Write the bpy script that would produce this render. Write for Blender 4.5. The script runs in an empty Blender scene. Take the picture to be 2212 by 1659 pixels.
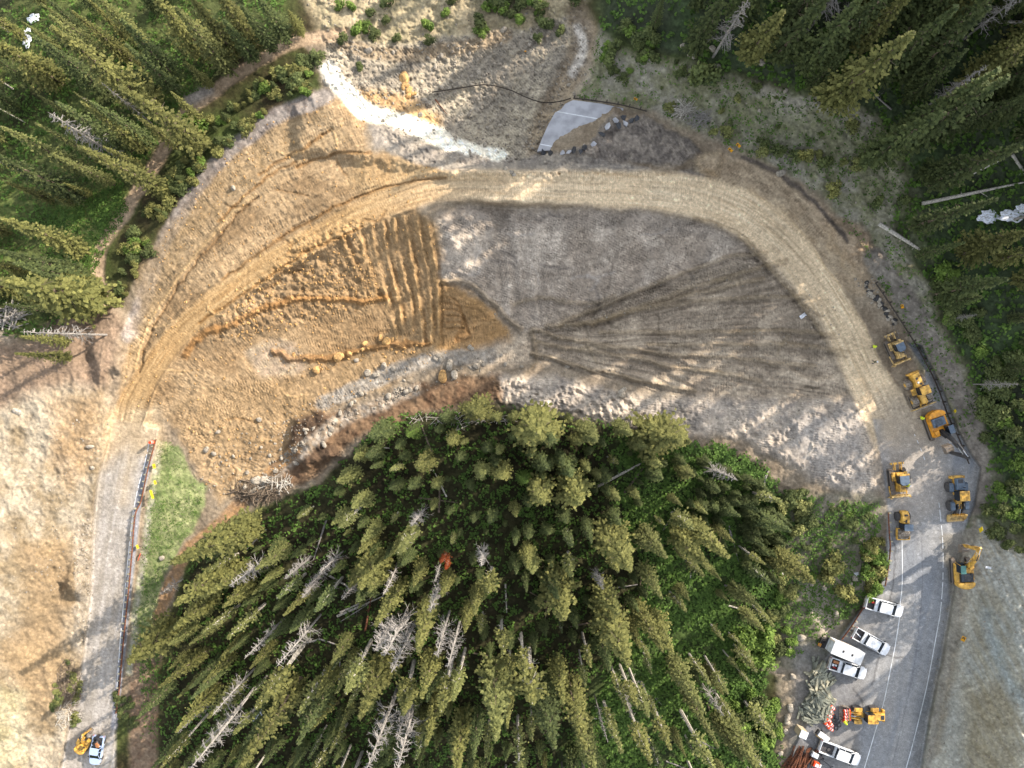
import bpy, bmesh, math, random
import numpy as np
from mathutils import Vector, Matrix, Euler

# ------------------------------------------------------------------ camera, sky, sun, exposure
SC = bpy.context.scene
COL = SC.collection
CH = 113.0                      # camera height over the road, metres
F = 1534.0                      # focal length in plan units (a sheet 2212 x 1659 wide)
CX, CY = 1106.0, 829.5
cam_d = bpy.data.cameras.new("camera")
cam_d.sensor_width = 36.0
cam_d.lens = 36.0 * F / 2212.0
cam_d.clip_end = 4000
cam = bpy.data.objects.new("camera", cam_d)
cam.location = (0, 0, CH)
COL.objects.link(cam)
SC.camera = cam
SUN_EL, SUN_AZ = math.radians(25), math.radians(34)      # azimuth measured from +X towards +Y
W = bpy.data.worlds.new("World"); SC.world = W; W.use_nodes = True
nt = W.node_tree
sky = nt.nodes.new('ShaderNodeTexSky'); sky.sky_type = 'NISHITA'; sky.sun_disc = False
sky.sun_elevation = SUN_EL; sky.sun_rotation = math.pi/2 - SUN_AZ
bg = nt.nodes['Background']
hs = nt.nodes.new('ShaderNodeHueSaturation'); hs.inputs['Saturation'].default_value = .42
nt.links.new(sky.outputs[0], hs.inputs['Color']); nt.links.new(hs.outputs[0], bg.inputs[0]); bg.inputs[1].default_value = 0.15
sd = bpy.data.lights.new("sun", 'SUN'); sd.energy = 2.9; sd.angle = math.radians(0.5); sd.color = (1.0, 0.905, 0.80)
so = bpy.data.objects.new("sun", sd); COL.objects.link(so)
sv = Vector((math.cos(SUN_EL)*math.cos(SUN_AZ), math.cos(SUN_EL)*math.sin(SUN_AZ), math.sin(SUN_EL)))
so.rotation_euler = sv.to_track_quat('Z', 'Y').to_euler(); so.location = (60, 40, 120)
SC.view_settings.view_transform = 'Standard'; SC.view_settings.look = 'None'
SC.view_settings.exposure = 1.58; SC.view_settings.gamma = 1.0; SC.view_settings.use_curve_mapping = False
SC.render.engine = 'CYCLES'
SC.cycles.max_bounces = 4; SC.cycles.diffuse_bounces = 2; SC.cycles.glossy_bounces = 2

R = random.Random(7)
def lin(c):
    return tuple(((v/255.0)/12.92 if v/255.0 <= .04045 else ((v/255.0+.055)/1.055)**2.4) for v in c)

# ------------------------------------------------------------------ noise
_L = {}
def vn(X, Y, s, seed=0):
    if seed not in _L: _L[seed] = np.random.RandomState(seed+11).rand(257, 257).astype(np.float32)
    L = _L[seed]
    x = X/s + 37.3*seed; y = Y/s + 11.7*seed
    xi = np.floor(x).astype(np.int32); yi = np.floor(y).astype(np.int32)
    fx = (x-xi).astype(np.float32); fy = (y-yi).astype(np.float32)
    fx = fx*fx*(3-2*fx); fy = fy*fy*(3-2*fy)
    xi &= 255; yi &= 255
    a = L[yi, xi]; b = L[yi, xi+1]; c = L[yi+1, xi]; d = L[yi+1, xi+1]
    return (a+(b-a)*fx)*(1-fy) + (c+(d-c)*fx)*fy
def fbm(X, Y, s, o=4, seed=0, g=.5):
    t = 0; a = 1; n = 0
    for k in range(o):
        t = t + a*vn(X, Y, s/(2**k), seed+k); n += a; a *= g
    return t/n*2-1
def sst(a, b, x):
    t = np.clip((x-a)/(b-a), 0, 1); return t*t*(3-2*t)

# ------------------------------------------------------------------ the terrain sheet
def axis(lo, hi, step, out):
    a = list(np.arange(lo, hi+.01, step)); l = []; s = step; v = lo
    while v > lo-out: s *= 1.18; v -= s; l.append(v)
    r = []; s = step; v = a[-1]
    while v < hi+out: s *= 1.18; v += s; r.append(v)
    return np.array(l[::-1]+a+r, dtype=np.float64)
AX = axis(-44, 2256, 2.1, 2600); AY = axis(-44, 1703, 2.1, 2600)
PX, PY = np.meshgrid(AX, AY)
NY, NX = PX.shape
WXn = 10*fbm(PX, PY, 60, 3, 50) + 7*fbm(PX, PY, 16, 3, 60)
WYn = 10*fbm(PX, PY, 60, 3, 70) + 7*fbm(PX, PY, 16, 3, 80)
QX, QY = PX+WXn, PY+WYn

CTRL = [ # x, y, height
 (290,890,0),(330,800,0),(480,640,0),(740,480,0),(950,400,0),(1300,410,0),(1560,440,0),(1720,560,0),(1830,720,0),(1900,890,0),
 (1960,1050,0),(2000,1200,0),(2000,1400,0),(1930,1550,0),(1800,1500,0),(1760,1640,0),(1950,1659,0),(2040,1000,0),(2070,1150,0),
 (270,1000,0),(240,1200,0),(220,1400,0),(190,1600,0),
 (1120,735,-7),(1000,690,-6),(700,700,-4.5),(560,780,-3),(450,850,-1.5),(850,560,-3.2),(1250,560,-3.6),(1500,560,-2.2),(1400,700,-4.5),
 (1600,760,-2.5),(1750,800,-1.2),(1300,820,-4),(900,800,-5),(500,950,-3),(450,1080,-2.5),
 (620,440,-2.0),(500,480,-2.5),(560,330,-4.5),(700,300,-4),(380,560,-3),(300,700,-1.5),(880,340,-2),(700,220,-4),
 (1100,200,-9),(950,250,-8.5),(1060,320,-8),(1150,120,-9),(900,120,-9),(1250,260,-4.5),(1380,280,-3),(1200,350,-2.5),(1400,350,-1),
 (700,0,-10),(1000,0,-9),(1230,30,-8),(1300,150,-5),
 (500,180,-9),(300,150,-11),(100,100,-11),(0,300,-11),(200,500,-8),(100,650,-5),(350,350,-8),(210,620,-5),
 (1100,900,-3),(800,950,-3),(1400,940,-2),(1650,960,-.5),(1800,950,1.0),(1100,1200,-2),(700,1250,-2),(450,1350,-1.5),(1500,1200,-2.5),(1100,1600,-1),(600,1600,-1),
 (1500,1550,-3),(1680,1350,-2),(1750,1150,-1),(340,1100,-1.2),(330,1300,-1.5),(310,1560,-1),(1800,1240,-.8),
 (1500,240,-.5),(1700,340,2),(1850,450,3),(1980,620,2.5),(2080,850,1.5),(1700,150,6),(1450,60,1),(1900,150,9),(2100,350,8),(2212,100,17),(2212,600,7),
 (2212,900,4),(2180,1100,2.5),(2140,1300,4),(2212,1400,9),(2120,1600,8),(2212,1659,12),
 (60,1000,5),(0,1200,9),(100,1300,4),(0,1500,8),(80,1600,3),(60,800,3),(180,780,1.5),
 (-500,300,-12),(-500,1300,22),(1100,-500,-16),(2800,-500,30),(2800,600,13),(2800,1600,16),(1100,2300,-6),(-400,2200,14),(1700,-500,8),(2600,1100,9),(400,2300,-2),(1800,2300,3),
]
cp = np.array(CTRL, dtype=np.float64); cs = 1/500.0
def tps_fit(p, z, lam=.002):
    n = len(p); d2 = ((p[:, None]-p[None])**2).sum(-1)
    K = .5*d2*np.log(d2+1e-9); K += lam*np.eye(n)
    P = np.hstack([np.ones((n, 1)), p]); A = np.zeros((n+3, n+3)); A[:n, :n] = K; A[:n, n:] = P; A[n:, :n] = P.T
    return np.linalg.solve(A, np.concatenate([z, np.zeros(3)]))
wts = tps_fit(cp[:, :2]*cs, cp[:, 2])
gx = np.arange(-720, 3100, 20.0); gy = np.arange(-720, 2600, 20.0); GX, GY = np.meshgrid(gx, gy)
ZC = wts[-3] + wts[-2]*GX*cs + wts[-1]*GY*cs
for i in range(len(cp)):
    d2 = ((GX-cp[i, 0])*cs)**2 + ((GY-cp[i, 1])*cs)**2
    ZC = ZC + wts[i]*.5*d2*np.log(d2+1e-9)
def bil(A, x0, y0, st, X, Y):
    x = np.clip((X-x0)/st, 0, A.shape[1]-1.001); y = np.clip((Y-y0)/st, 0, A.shape[0]-1.001)
    xi = x.astype(int); yi = y.astype(int); fx = x-xi; fy = y-yi
    return (A[yi, xi]*(1-fx)+A[yi, xi+1]*fx)*(1-fy) + (A[yi+1, xi]*(1-fx)+A[yi+1, xi+1]*fx)*fy
Z = bil(ZC, gx[0], gy[0], 20.0, PX, PY)
C = np.zeros((NY, NX, 3), dtype=np.float32)
LB = np.zeros((NY, NX), dtype=np.int32)

def sub(pts, m):
    p = np.array(pts); x0, y0 = p.min(0)-m; x1, y1 = p.max(0)+m
    return (slice(np.searchsorted(AY, y0), np.searchsorted(AY, y1)), slice(np.searchsorted(AX, x0), np.searchsorted(AX, x1)))
def inside_dist(poly, X, Y):
    ins = np.zeros(X.shape, bool); dm = np.full(X.shape, 1e9)
    n = len(poly)
    for i in range(n):
        x1, y1 = poly[i]; x2, y2 = poly[(i+1) % n]
        if y1 != y2:
            c = ((y1 > Y) != (y2 > Y)) & (X < (x2-x1)*(Y-y1)/(y2-y1)+x1)
            ins ^= c
        dx, dy = x2-x1, y2-y1; l2 = dx*dx+dy*dy+1e-9
        t = np.clip(((X-x1)*dx+(Y-y1)*dy)/l2, 0, 1)
        dm = np.minimum(dm, (X-x1-t*dx)**2+(Y-y1-t*dy)**2)
    d = np.sqrt(dm)
    return np.where(ins, d, -d)
def spl(pts, n=6):
    out = []; P = [pts[0]]+list(pts)+[pts[-1]]
    for i in range(1, len(P)-2):
        p0, p1, p2, p3 = [np.array(q, float) for q in P[i-1:i+3]]
        for k in range(n):
            t = k/n
            out.append(tuple(.5*((2*p1)+(-p0+p2)*t+(2*p0-5*p1+4*p2-p3)*t*t+(-p0+3*p1-3*p2+p3)*t**3)))
    out.append(tuple(float(v) for v in pts[-1])); return out
def poly_mask(poly, soft=8, warp=True):
    sl = sub(poly, soft*2+16); X, Y = (QX[sl], QY[sl]) if warp else (PX[sl], PY[sl])
    d = inside_dist(poly, X, Y)
    return sl, sst(-soft, soft, d), d
def line_field(pts, m, warp=0.0, k=6):
    q = spl([p[:2] for p in pts], k)
    sl = sub(q, m); X = PX[sl]+WXn[sl]*warp; Y = PY[sl]+WYn[sl]*warp
    best = np.full(X.shape, 1e9); lat = np.zeros(X.shape); alo = np.zeros(X.shape); acc = 0
    for i in range(len(q)-1):
        x1, y1 = q[i]; x2, y2 = q[i+1]; dx, dy = x2-x1, y2-y1; L = math.hypot(dx, dy)+1e-9
        t = np.clip(((X-x1)*dx+(Y-y1)*dy)/(L*L), 0, 1)
        ex = X-x1-t*dx; ey = Y-y1-t*dy; d = ex*ex+ey*ey; b = d < best
        best = np.where(b, d, best); s = np.sign(dx*ey-dy*ex)
        lat = np.where(b, s*np.sqrt(d), lat); alo = np.where(b, acc+t*L, alo); acc += L
    return sl, np.sqrt(best), lat, alo, acc
def mix(sl, m, c1, c2=None, s=40, seed=1, field=None, con=.5):
    a = np.array(lin(c1))
    if c2 is None: col = np.broadcast_to(a, C[sl].shape)
    else:
        b = np.array(lin(c2)); f = field if field is not None else fbm(PX[sl], PY[sl], s, 6, seed, .62)*1.25
        f = np.clip(.5+f*con*2, 0, 1)[..., None]; col = a*(1-f)+b*f
    C[sl] = C[sl]*(1-m[..., None]) + col*m[..., None]
def paint(poly, c1, c2=None, soft=8, warp=True, s=40, seed=1, con=.5, k=1.0, lab=None):
    sl, m, d = poly_mask(poly, soft, warp); mix(sl, m*k, c1, c2, s, seed, None, con)
    if lab is not None: LB[sl] = np.where(m > .5, lab, LB[sl])
def rough(poly, amp, s=12, o=4, soft=14, seed=3, ridged=False):
    sl, m, d = poly_mask(poly, soft)
    n = fbm(PX[sl], PY[sl], s, o, seed, .6)
    if ridged: n = 1-2*np.abs(n)
    Z[sl] += m*n*amp
def raise_poly(poly, dz, soft=12, warp=True):
    sl, m, d = poly_mask(poly, soft, warp); Z[sl] += m*dz
def stroke(pts, w, c1=None, c2=None, dz=0, soft=5, warp=.5, s=30, k=1.0, seed=2, lab=None, streak=None, prof='flat'):
    sl, d, lat, alo, L = line_field(pts, w+soft*2+6, warp)
    m = sst(w+soft, max(w-soft, 0), d)
    if c1 is not None:
        fld = None if streak is None else fbm(alo, lat, streak[0], 3, seed)*0 + (vn(alo/streak[0], lat/streak[1], 1.0, seed)*.6+vn(alo/streak[0]*2, lat/streak[1]*2.3, 1.0, seed+1)*.4)*2-1
        mix(sl, m*k, c1, c2, s, seed, fld, .6)
    if dz:
        if prof == 'flat': Z[sl] += m*dz
        else: Z[sl] += dz*np.clip(1-d/w, 0, 1)**1.2
    if lab is not None: LB[sl] = np.where(d < w, lab, LB[sl])

# --- large colour regions (surface colours, plus painted sun glare on the scarp)
mix((slice(None), slice(None)), np.ones((NY, NX)), (62, 54, 36), (70, 80, 40), 90, 5)
TOPHILL = [(620,-60),(700,75),(760,130),(900,110),(1100,110),(1200,60),(1260,30),(1290,-60)]
SLIDE = [(700,80),(820,95),(1000,80),(1150,60),(1240,30),(1275,60),(1280,110),(1268,180),(1220,225),(1190,260),(1165,325),(1120,350),(1040,345),(950,330),(860,290),(780,262),(740,220),(700,170)]
ORANGE = [(715,205),(650,225),(580,262),(480,345),(400,440),(345,540),(310,640),(290,700),(268,790),(258,860),(275,905),(330,880),(385,930),(425,1010),(440,1040),(470,1090),(520,1060),(600,1010),(640,960),(680,905),(760,860),(840,830),(900,800),(960,765),(1060,740),(1100,715),(1060,660),(955,610),(945,500),(900,455),(940,400),(990,380),(880,345),(800,330),(790,265)]
GREYC = [(945,470),(1000,450),(1200,452),(1400,458),(1540,480),(1640,540),(1680,560),(1560,620),(1350,690),(1200,730),(1120,715),(1040,640),(960,600)]
FAN = [(1140,720),(1200,690),(1400,620),(1560,570),(1680,545),(1760,640),(1820,720),(1850,800),(1860,855),(1700,860),(1500,858),(1350,830),(1200,795),(1150,780),(1050,790),(960,770),(1060,740)]
MOUND = [(1060,812),(1200,815),(1350,850),(1600,862),(1865,860),(1885,930),(1895,1060),(1840,1065),(1740,1030),(1680,990),(1600,945),(1520,935),(1380,925),(1200,885),(1060,865)]
BROWN = [(640,920),(700,895),(800,870),(900,830),(1000,812),(1080,812),(1080,870),(960,880),(880,905),(790,935),(740,970),(690,1030),(600,1060),(620,980)]
LEFTS = [(-60,690),(60,740),(180,640),(240,640),(280,690),(255,800),(240,860),(245,920),(215,1000),(200,1100),(195,1250),(175,1400),(140,1560),(130,1710),(-60,1710)]
GRASS = [(345,950),(390,960),(410,1010),(438,1050),(440,1090),(420,1140),(385,1180),(360,1230),(340,1300),(320,1380),(290,1390),(300,1300),(310,1180),(325,1080)]
HILL = [(1290,60),(1330,100),(1500,140),(1700,200),(1900,250),(1960,400),(1930,480),(2000,620),(2060,760),(2110,860),(2130,960),(2050,930),(1960,720),(1880,570),(1780,430),(1700,370),(1600,330),(1400,235),(1240,215),(1275,150)]
RHILL = [(2110,1130),(2160,1180),(2260,1190),(2260,1710),(1970,1710),(2010,1560),(2040,1420),(2070,1290)]
FOREST = [(340,1710),(345,1520),(370,1380),(395,1260),(430,1190),(510,1120),(600,1090),(700,1040),(760,970),(830,905),(960,880),(1080,868),(1300,912),(1420,932),(1530,945),(1640,990),(1720,1080),(1700,1200),(1690,1300),(1660,1400),(1650,1500),(1690,1600),(1690,1710)]
ULF = [(-60,-60),(640,-60),(600,60),(500,130),(410,210),(370,270),(330,330),(260,430),(215,520),(215,620),(170,680),(60,740),(-60,690)]
URF = [(1290,-60),(2400,-60),(2400,1150),(2190,1150),(2130,1090),(2120,880),(2060,740),(2000,600),(1930,470),(1960,380),(1900,250),(1700,190),(1500,130),(1300,70)]
paint(ULF, (62,64,40), (88,98,52), soft=14, s=80, seed=9)
paint(URF, (52,56,42), (60,74,46), soft=20, s=90, seed=12)
paint(FOREST, (46,42,28), (56,56,34), soft=14, s=70, seed=13)
paint([(1340,930),(1560,960),(1720,1080),(1700,1300),(1650,1500),(1700,1710),(1180,1710),(1300,1450),(1400,1250),(1330,1100)], (54,58,38), (70,86,44), soft=50, s=60, seed=15)
SITE = [(640,60),(700,75),(1260,30),(1300,100),(1290,190),(1400,230),(1620,330),(1760,400),(1900,540),(1990,680),(2070,800),(2120,960),(2125,1060),(2080,1180),(1900,1220),(1900,1080),(1700,1090),(1640,1000),(1420,930),(1080,868),(830,905),(700,1040),(500,1120),(400,1200),(330,1480),(110,1700),(100,1500),(180,1200),(200,900),(270,640),(400,420),(560,260),(700,190)]
paint(SITE, (140,126,106), (118,104,86), soft=8, s=40, seed=14)
paint(TOPHILL, (168,152,122), (134,124,96), soft=14, s=50, seed=16)
paint(HILL, (112,110,84), (138,132,116), soft=12, s=36, seed=17, con=.8)
paint([(1500,220),(1700,240),(1950,300),(2010,560),(1900,420),(1760,330),(1600,290)], (92,96,62), (120,116,92), soft=30, s=30, seed=18, k=.6)
paint([(1960,1000),(2130,940),(2200,1180),(2100,1260),(2060,1200)], (112,106,92), (88,92,66), soft=12, s=30, seed=19)
paint(RHILL, (146,144,134), (160,156,142), soft=10, s=60, seed=20, con=.9)
sl, m, d = poly_mask(RHILL, 10); a = math.radians(62)
u = PX[sl]*math.cos(a)+PY[sl]*math.sin(a); v = -PX[sl]*math.sin(a)+PY[sl]*math.cos(a)
gul = (vn(u/70, v/9, 1, 31)*.6+vn(u/40, v/4, 1, 32)*.4)*2-1
mix(sl, m*.35*sst(2060, 2120, PX[sl]), (134,124,98), (150,154,148), field=gul, con=.8); Z[sl] += m*gul*.2*sst(2050, 2100, PX[sl])
paint([(2110,1270),(2160,1300),(2150,1420),(2100,1400)], (104,98,82), (124,116,96), soft=24, s=18, k=.6)
paint([(2090,1480),(2170,1460),(2212,1560),(2212,1700),(2080,1700)], (122,110,84), (146,136,112), soft=30, s=26, k=.7)
stroke([(2130,1330),(2150,1400),(2180,1480),(2220,1520)], 12, (150,158,156), (130,134,130), soft=14, s=12, k=.7)
stroke([(2080,1290),(2065,1380),(2050,1480),(2020,1620)], 10, (128,112,88), (110,100,80), soft=10, s=10, k=.6)
paint(LEFTS, (120,106,84), (150,139,120), soft=9, s=70, seed=22, con=.8)
paint([(-60,720),(60,740),(180,640),(240,640),(275,700),(240,840),(150,830),(70,850),(-60,920)], (116,99,82), (132,112,93), soft=22, s=30, seed=23)
paint([(100,860),(230,850),(220,960),(150,1060),(110,1000)], (146,126,100), (136,112,82), soft=24, s=30, seed=24, k=.8)
paint([(40,1180),(150,1150),(180,1250),(150,1400),(100,1560),(-20,1420),(60,1330)], (136,115,86), (122,104,80), soft=30, s=40, seed=25, k=.85)
paint([(-60,1460),(50,1500),(60,1640),(-60,1700)], (160,150,124), (136,126,96), soft=20, s=30, seed=26, k=.9)
paint([(165,1130),(205,1110),(200,1300),(180,1420),(160,1400)], (160,148,130), (120,108,90), soft=8, s=10, seed=27)
paint(SLIDE, (166,154,132), (140,130,114), soft=8, s=50, seed=28, con=.9)
stroke([(1250,30),(1262,90),(1240,150),(1205,210),(1180,260),(1160,320)], 26, (152,134,108), (126,112,94), soft=12, s=20, k=.8, dz=-1.2)
stroke([(1245,60),(1262,110),(1235,160)], 9, (190,180,165), soft=6)
stroke([(760,215),(860,225),(930,265)], 22, (178,146,98), (160,126,84), soft=14, s=24, k=.8)
stroke([(700,88),(800,112),(900,118),(1010,100),(1090,76)], 15, (158,138,110), (134,118,96), soft=6, k=.8)
paint(ORANGE, (152,129,98), (132,109,80), soft=9, s=60, seed=30, con=.8)
stroke([(705,208),(600,250),(500,325),(420,415),(350,530),(318,620),(292,680),(280,720)], 17, (148,138,128), (118,108,100), soft=6, s=14, k=.95)
paint([(300,560),(350,500),(480,370),(600,275),(700,235),(760,300),(700,330),(560,420),(440,520),(350,640),(300,800),(275,870),(265,820),(290,690)], (160,138,107), (142,120,88), soft=14, s=30, k=.7)
paint([(780,330),(900,350),(990,380),(930,400),(820,430),(740,400)], (172,146,108), (160,130,90), soft=16, k=.75)
paint([(640,640),(740,500),(900,470),(945,500),(950,740),(850,750),(700,780),(660,720)], (150,124,90), (132,107,76), soft=34, s=30, k=.75)
paint([(530,760),(570,740),(640,745),(665,790),(640,810),(560,815)], (142,124,104), (152,136,112), soft=9, s=20)
paint([(380,880),(420,960),(480,1000),(560,960),(700,860),(900,790),(800,760),(600,830),(450,830)], (150,126,94), (132,110,80), soft=14, s=26, k=.8)
paint([(945,600),(1000,620),(1090,700),(1110,740),(1040,760),(945,755)], (152,120,80), (140,112,78), soft=9)
paint(GREYC, (182,168,150), (154,140,123), soft=16, s=60, seed=34, con=.9)
paint([(945,455),(1000,448),(1400,455),(1560,485),(1640,540),(1560,520),(1380,490),(960,500)], (126,116,104), (142,130,116), soft=10, s=20, k=.6)
paint(FAN, (172,156,134), (140,126,108), soft=18, s=50, seed=36, con=.9)
paint(MOUND, (180,166,148), (148,138,126), soft=14, s=34, seed=37, con=.9)
paint([(1690,900),(1850,890),(1880,1050),(1800,1045),(1720,980)], (162,153,142), (150,142,132), soft=22, s=30)
paint(BROWN, (94,72,54), (116,94,72), soft=10, s=26, seed=38)
paint([(640,905),(700,880),(720,900),(690,960),(720,960),(730,990),(640,1000),(625,950)], (70,56,44), (90,72,56), soft=8, s=16)
stroke([(1060,770),(960,775),(860,800),(760,842),(700,868)], 16, (128,118,104), (150,142,130), soft=6, s=10)
stroke([(900,842),(800,880),(740,905),(700,935),(640,985),(560,1050)], 13, (164,154,140), (140,122,100), soft=7, s=9, k=.8)
paint([(1720,1070),(1880,1060),(1915,1110),(1905,1240),(1840,1330),(1760,1450),(1700,1560),(1680,1480),(1690,1320),(1700,1200)], (98,96,76), (128,120,104), soft=14, s=34, seed=40, con=.9)
stroke([(1745,1250),(1775,1320),(1800,1370)], 18, (156,146,130), soft=9, dz=-.6)
stroke([(1600,1415),(1660,1440),(1740,1470)], 11, (132,120,104), soft=7)
paint([(1690,1450),(1745,1440),(1730,1560),(1700,1659),(1670,1659)], (138,124,104), (120,108,88), soft=12)
stroke([(640,970),(520,1085),(440,1160),(400,1195),(370,1260),(345,1330),(330,1460),(320,1659)], 13, (150,118,82), (128,104,80), soft=5, s=14, dz=-.2)
stroke([(320,1380),(310,1480),(310,1659)], 30, (112,92,74), (128,110,90), soft=8, s=14)
paint(GRASS, (98,110,66), (138,140,98), soft=5, s=22, seed=42)
stroke([(345,960),(325,1080),(308,1200),(292,1330),(280,1450)], 7, (160,154,136), (132,134,100), soft=5, s=8)
paint([(100,450),(260,400),(300,420),(250,500),(210,560),(120,520)], (98,118,52), (120,124,74), soft=20, s=30, k=.9)
stroke([(745,72),(640,92),(560,130),(490,175),(420,228),(385,268),(345,335),(300,410),(255,480),(220,535),(212,600),(232,650)], 14, (178,154,126), (156,134,108), soft=5, s=18, dz=-.25, lab=6)
for (x, y) in [(400,265),(415,215),(440,200)]: stroke([(x-8,y),(x+10,y-6)], 12, (150,140,128), soft=8)
# pale scarp of the fill above the slide, sun glare painted in near-white
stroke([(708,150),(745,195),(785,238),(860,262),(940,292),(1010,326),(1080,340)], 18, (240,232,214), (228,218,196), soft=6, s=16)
paint([(800,268),(860,282),(950,322),(1060,345),(1160,335),(1240,330),(1400,365),(1500,372),(1540,395),(1300,392),(1050,380),(980,378),(880,345),(810,322)], (148,138,124), (126,118,108), soft=6, s=18, seed=44, con=.8)
stroke([(990,386),(1100,388),(1300,380),(1500,388)], 8, (122,112,100), soft=5)
PILE = [(1215,325),(1270,312),(1300,270),(1325,243),(1350,262),(1395,246),(1470,285),(1520,330),(1480,352),(1380,356),(1300,350)]
paint(PILE, (100,92,84), (128,118,106), soft=5, s=14, seed=46, con=.9)
paint([(1500,335),(1560,330),(1700,390),(1780,470),(1860,560),(1900,640),(1840,640),(1760,560),(1660,470),(1540,420)], (166,148,122), (142,124,100), soft=8, s=24, seed=47)
paint([(1720,400),(1780,450),(1880,500),(1900,560),(1850,590),(1790,510)], (154,136,112), (134,116,94), soft=9, s=20)
stroke([(1600,340),(1690,380),(1760,440),(1830,520)], 5, (78,70,62), (96,86,76), soft=4, s=6)
stroke([(1890,560),(1960,650),(2030,770),(2085,880),(2112,990),(2105,1090)], 24, (130,122,110), (112,104,94), soft=7, s=20)
# roads
DET = [(268,930,30),(290,870,30),(330,795,26),(390,715,26),(480,640,26),(600,560,26),(740,482,26),(850,432,28),(950,404,30),(1100,402,34),(1300,408,38),(1450,416,42),(1560,440,46),(1650,490,48),(1720,560,44),(1780,640,40),(1830,720,40),(1865,800,42),(1905,880,48),(1935,940,50)]
DC = [p[:2] for p in DET]
sl, d, lat, alo, DL = line_field(DET, 90, .15)
q = spl(DC, 6); acc = 0; S = [0]; Wd = spl([(p[2], 0) for p in DET], 6)
for i in range(len(q)-1): acc += math.hypot(q[i+1][0]-q[i][0], q[i+1][1]-q[i][1]); S.append(acc)
w = np.interp(alo, S, [v[0] for v in Wd])+5*fbm(PX[sl], PY[sl], 40, 4, 55)
m = sst(9, -9, d-w)
Z[sl] = Z[sl]*(1-sst(16, -4, d-w)) + 0.0
lw = lat+7*fbm(PX[sl], PY[sl], 150, 2, 57)
st = ((vn(alo/110, lw/3.6, 1, 51)*.5+vn(alo/50, lw/2.0, 1, 52)*.5)*2-1)*(.15+1.5*vn(PX[sl], PY[sl], 50, 58))
t = sst(650, 1150, alo)[..., None]
ca = np.array(lin((168,140,100)))*(1-t)+np.array(lin((214,192,158)))*t
cb = np.array(lin((142,110,70)))*(1-t)+np.array(lin((186,160,124)))*t
f = np.clip(.35+st*.55, 0, 1)[..., None]
C[sl] = C[sl]*(1-m[..., None]) + (ca*(1-f)+cb*f)*m[..., None]
tyre = (np.exp(-((np.abs(lw)-9)/2.6)**2)+.5*np.exp(-((np.abs(lw+4)-17)/2.2)**2))*np.clip(1.6*vn(alo/60, lw/12, 1, 59)-.2, 0, 1)
Z[sl] += m*(st*.10 - tyre*.16) + .3*np.exp(-((d-w-3)/3.5)**2)*sst(.2, .6, vn(alo, lat, 30, 54))
C[sl] *= (1-.20*np.clip(tyre, 0, 1)*m+.16*m*fbm(PX[sl], PY[sl], 70, 5, 56))[..., None]
LB[sl] = np.where(d < w, 1, LB[sl]); PROT = np.zeros((NY, NX)); PROT[sl] = m
LROAD = [(248,905),(345,925),(340,960),(322,1032),(300,1110),(288,1250),(266,1400),(250,1545),(250,1720),(120,1720),(150,1560),(180,1420),(196,1280),(200,1150),(210,1040)]
sl, m, d = poly_mask(LROAD, 5, False)
fl = (vn(PX[sl]/5+PY[sl]/30, PY[sl]/160, 1, 61)*.6+.4*vn(PX[sl], PY[sl], 20, 62))*2-1
mix(sl, m, (166,159,150), (148,140,128), field=fl); Z[sl] = Z[sl]*(1-m)+m*(0.0); LB[sl] = np.where(d > 0, 3, LB[sl]); PROT[sl] = np.maximum(PROT[sl], m)
stroke([(330,955),(316,1020),(300,1080),(288,1180),(276,1290),(266,1390),(256,1480),(246,1570)], 7, (128,128,132), soft=2, warp=0, s=30)
RROAD = [(1885,905),(1990,905),(2000,800),(1960,740),(1990,745),(2040,850),(2070,930),(2100,985),(2118,1010),(2105,1090),(2085,1140),(2072,1210),(2060,1280),(2040,1400),(2010,1540),(1980,1720),(1690,1720),(1712,1620),(1745,1560),(1750,1470),(1800,1395),(1850,1330),(1890,1285),(1912,1230),(1918,1100),(1905,1000)]
sl, m, d = poly_mask(RROAD, 4, False)
fl = (vn(PX[sl]*.97+PY[sl]*.22, PY[sl]/14-PX[sl]*.015, 9, 64)*.5+.5*vn(PX[sl], PY[sl], 60, 65))*2-1
mix(sl, m, (126,128,130), (146,144,140), field=fl); Z[sl] = Z[sl]*(1-m); LB[sl] = np.where(d > 0, 2, LB[sl]); PROT[sl] = np.maximum(PROT[sl], m)
paint([(1930,880),(2000,880),(2040,1000),(2030,1100),(1960,1160),(1935,1120),(1910,1000)], (154,146,134), (140,136,130), soft=26, warp=True, s=30, k=.8)
paint([(1715,1400),(1810,1400),(1870,1340),(1920,1300),(1880,1420),(1850,1620),(1800,1720),(1700,1720)], (128,124,118), (112,110,108), soft=16, s=30, k=.7)
paint([(2030,1150),(2110,1140),(2085,1260),(2070,1360),(2040,1520),(2000,1700),(1985,1700),(2015,1520),(2050,1300)], (136,130,118), (120,114,102), soft=6, s=16, k=.85)
paint([(1885,850),(1990,850),(2040,930),(2020,985),(1960,1000),(1900,960)], (176,158,132), (160,146,126), soft=30, k=.9)
paint([(1900,960),(2050,950),(2060,1100),(1920,1120)], (160,152,142), soft=30, k=.6)
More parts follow.
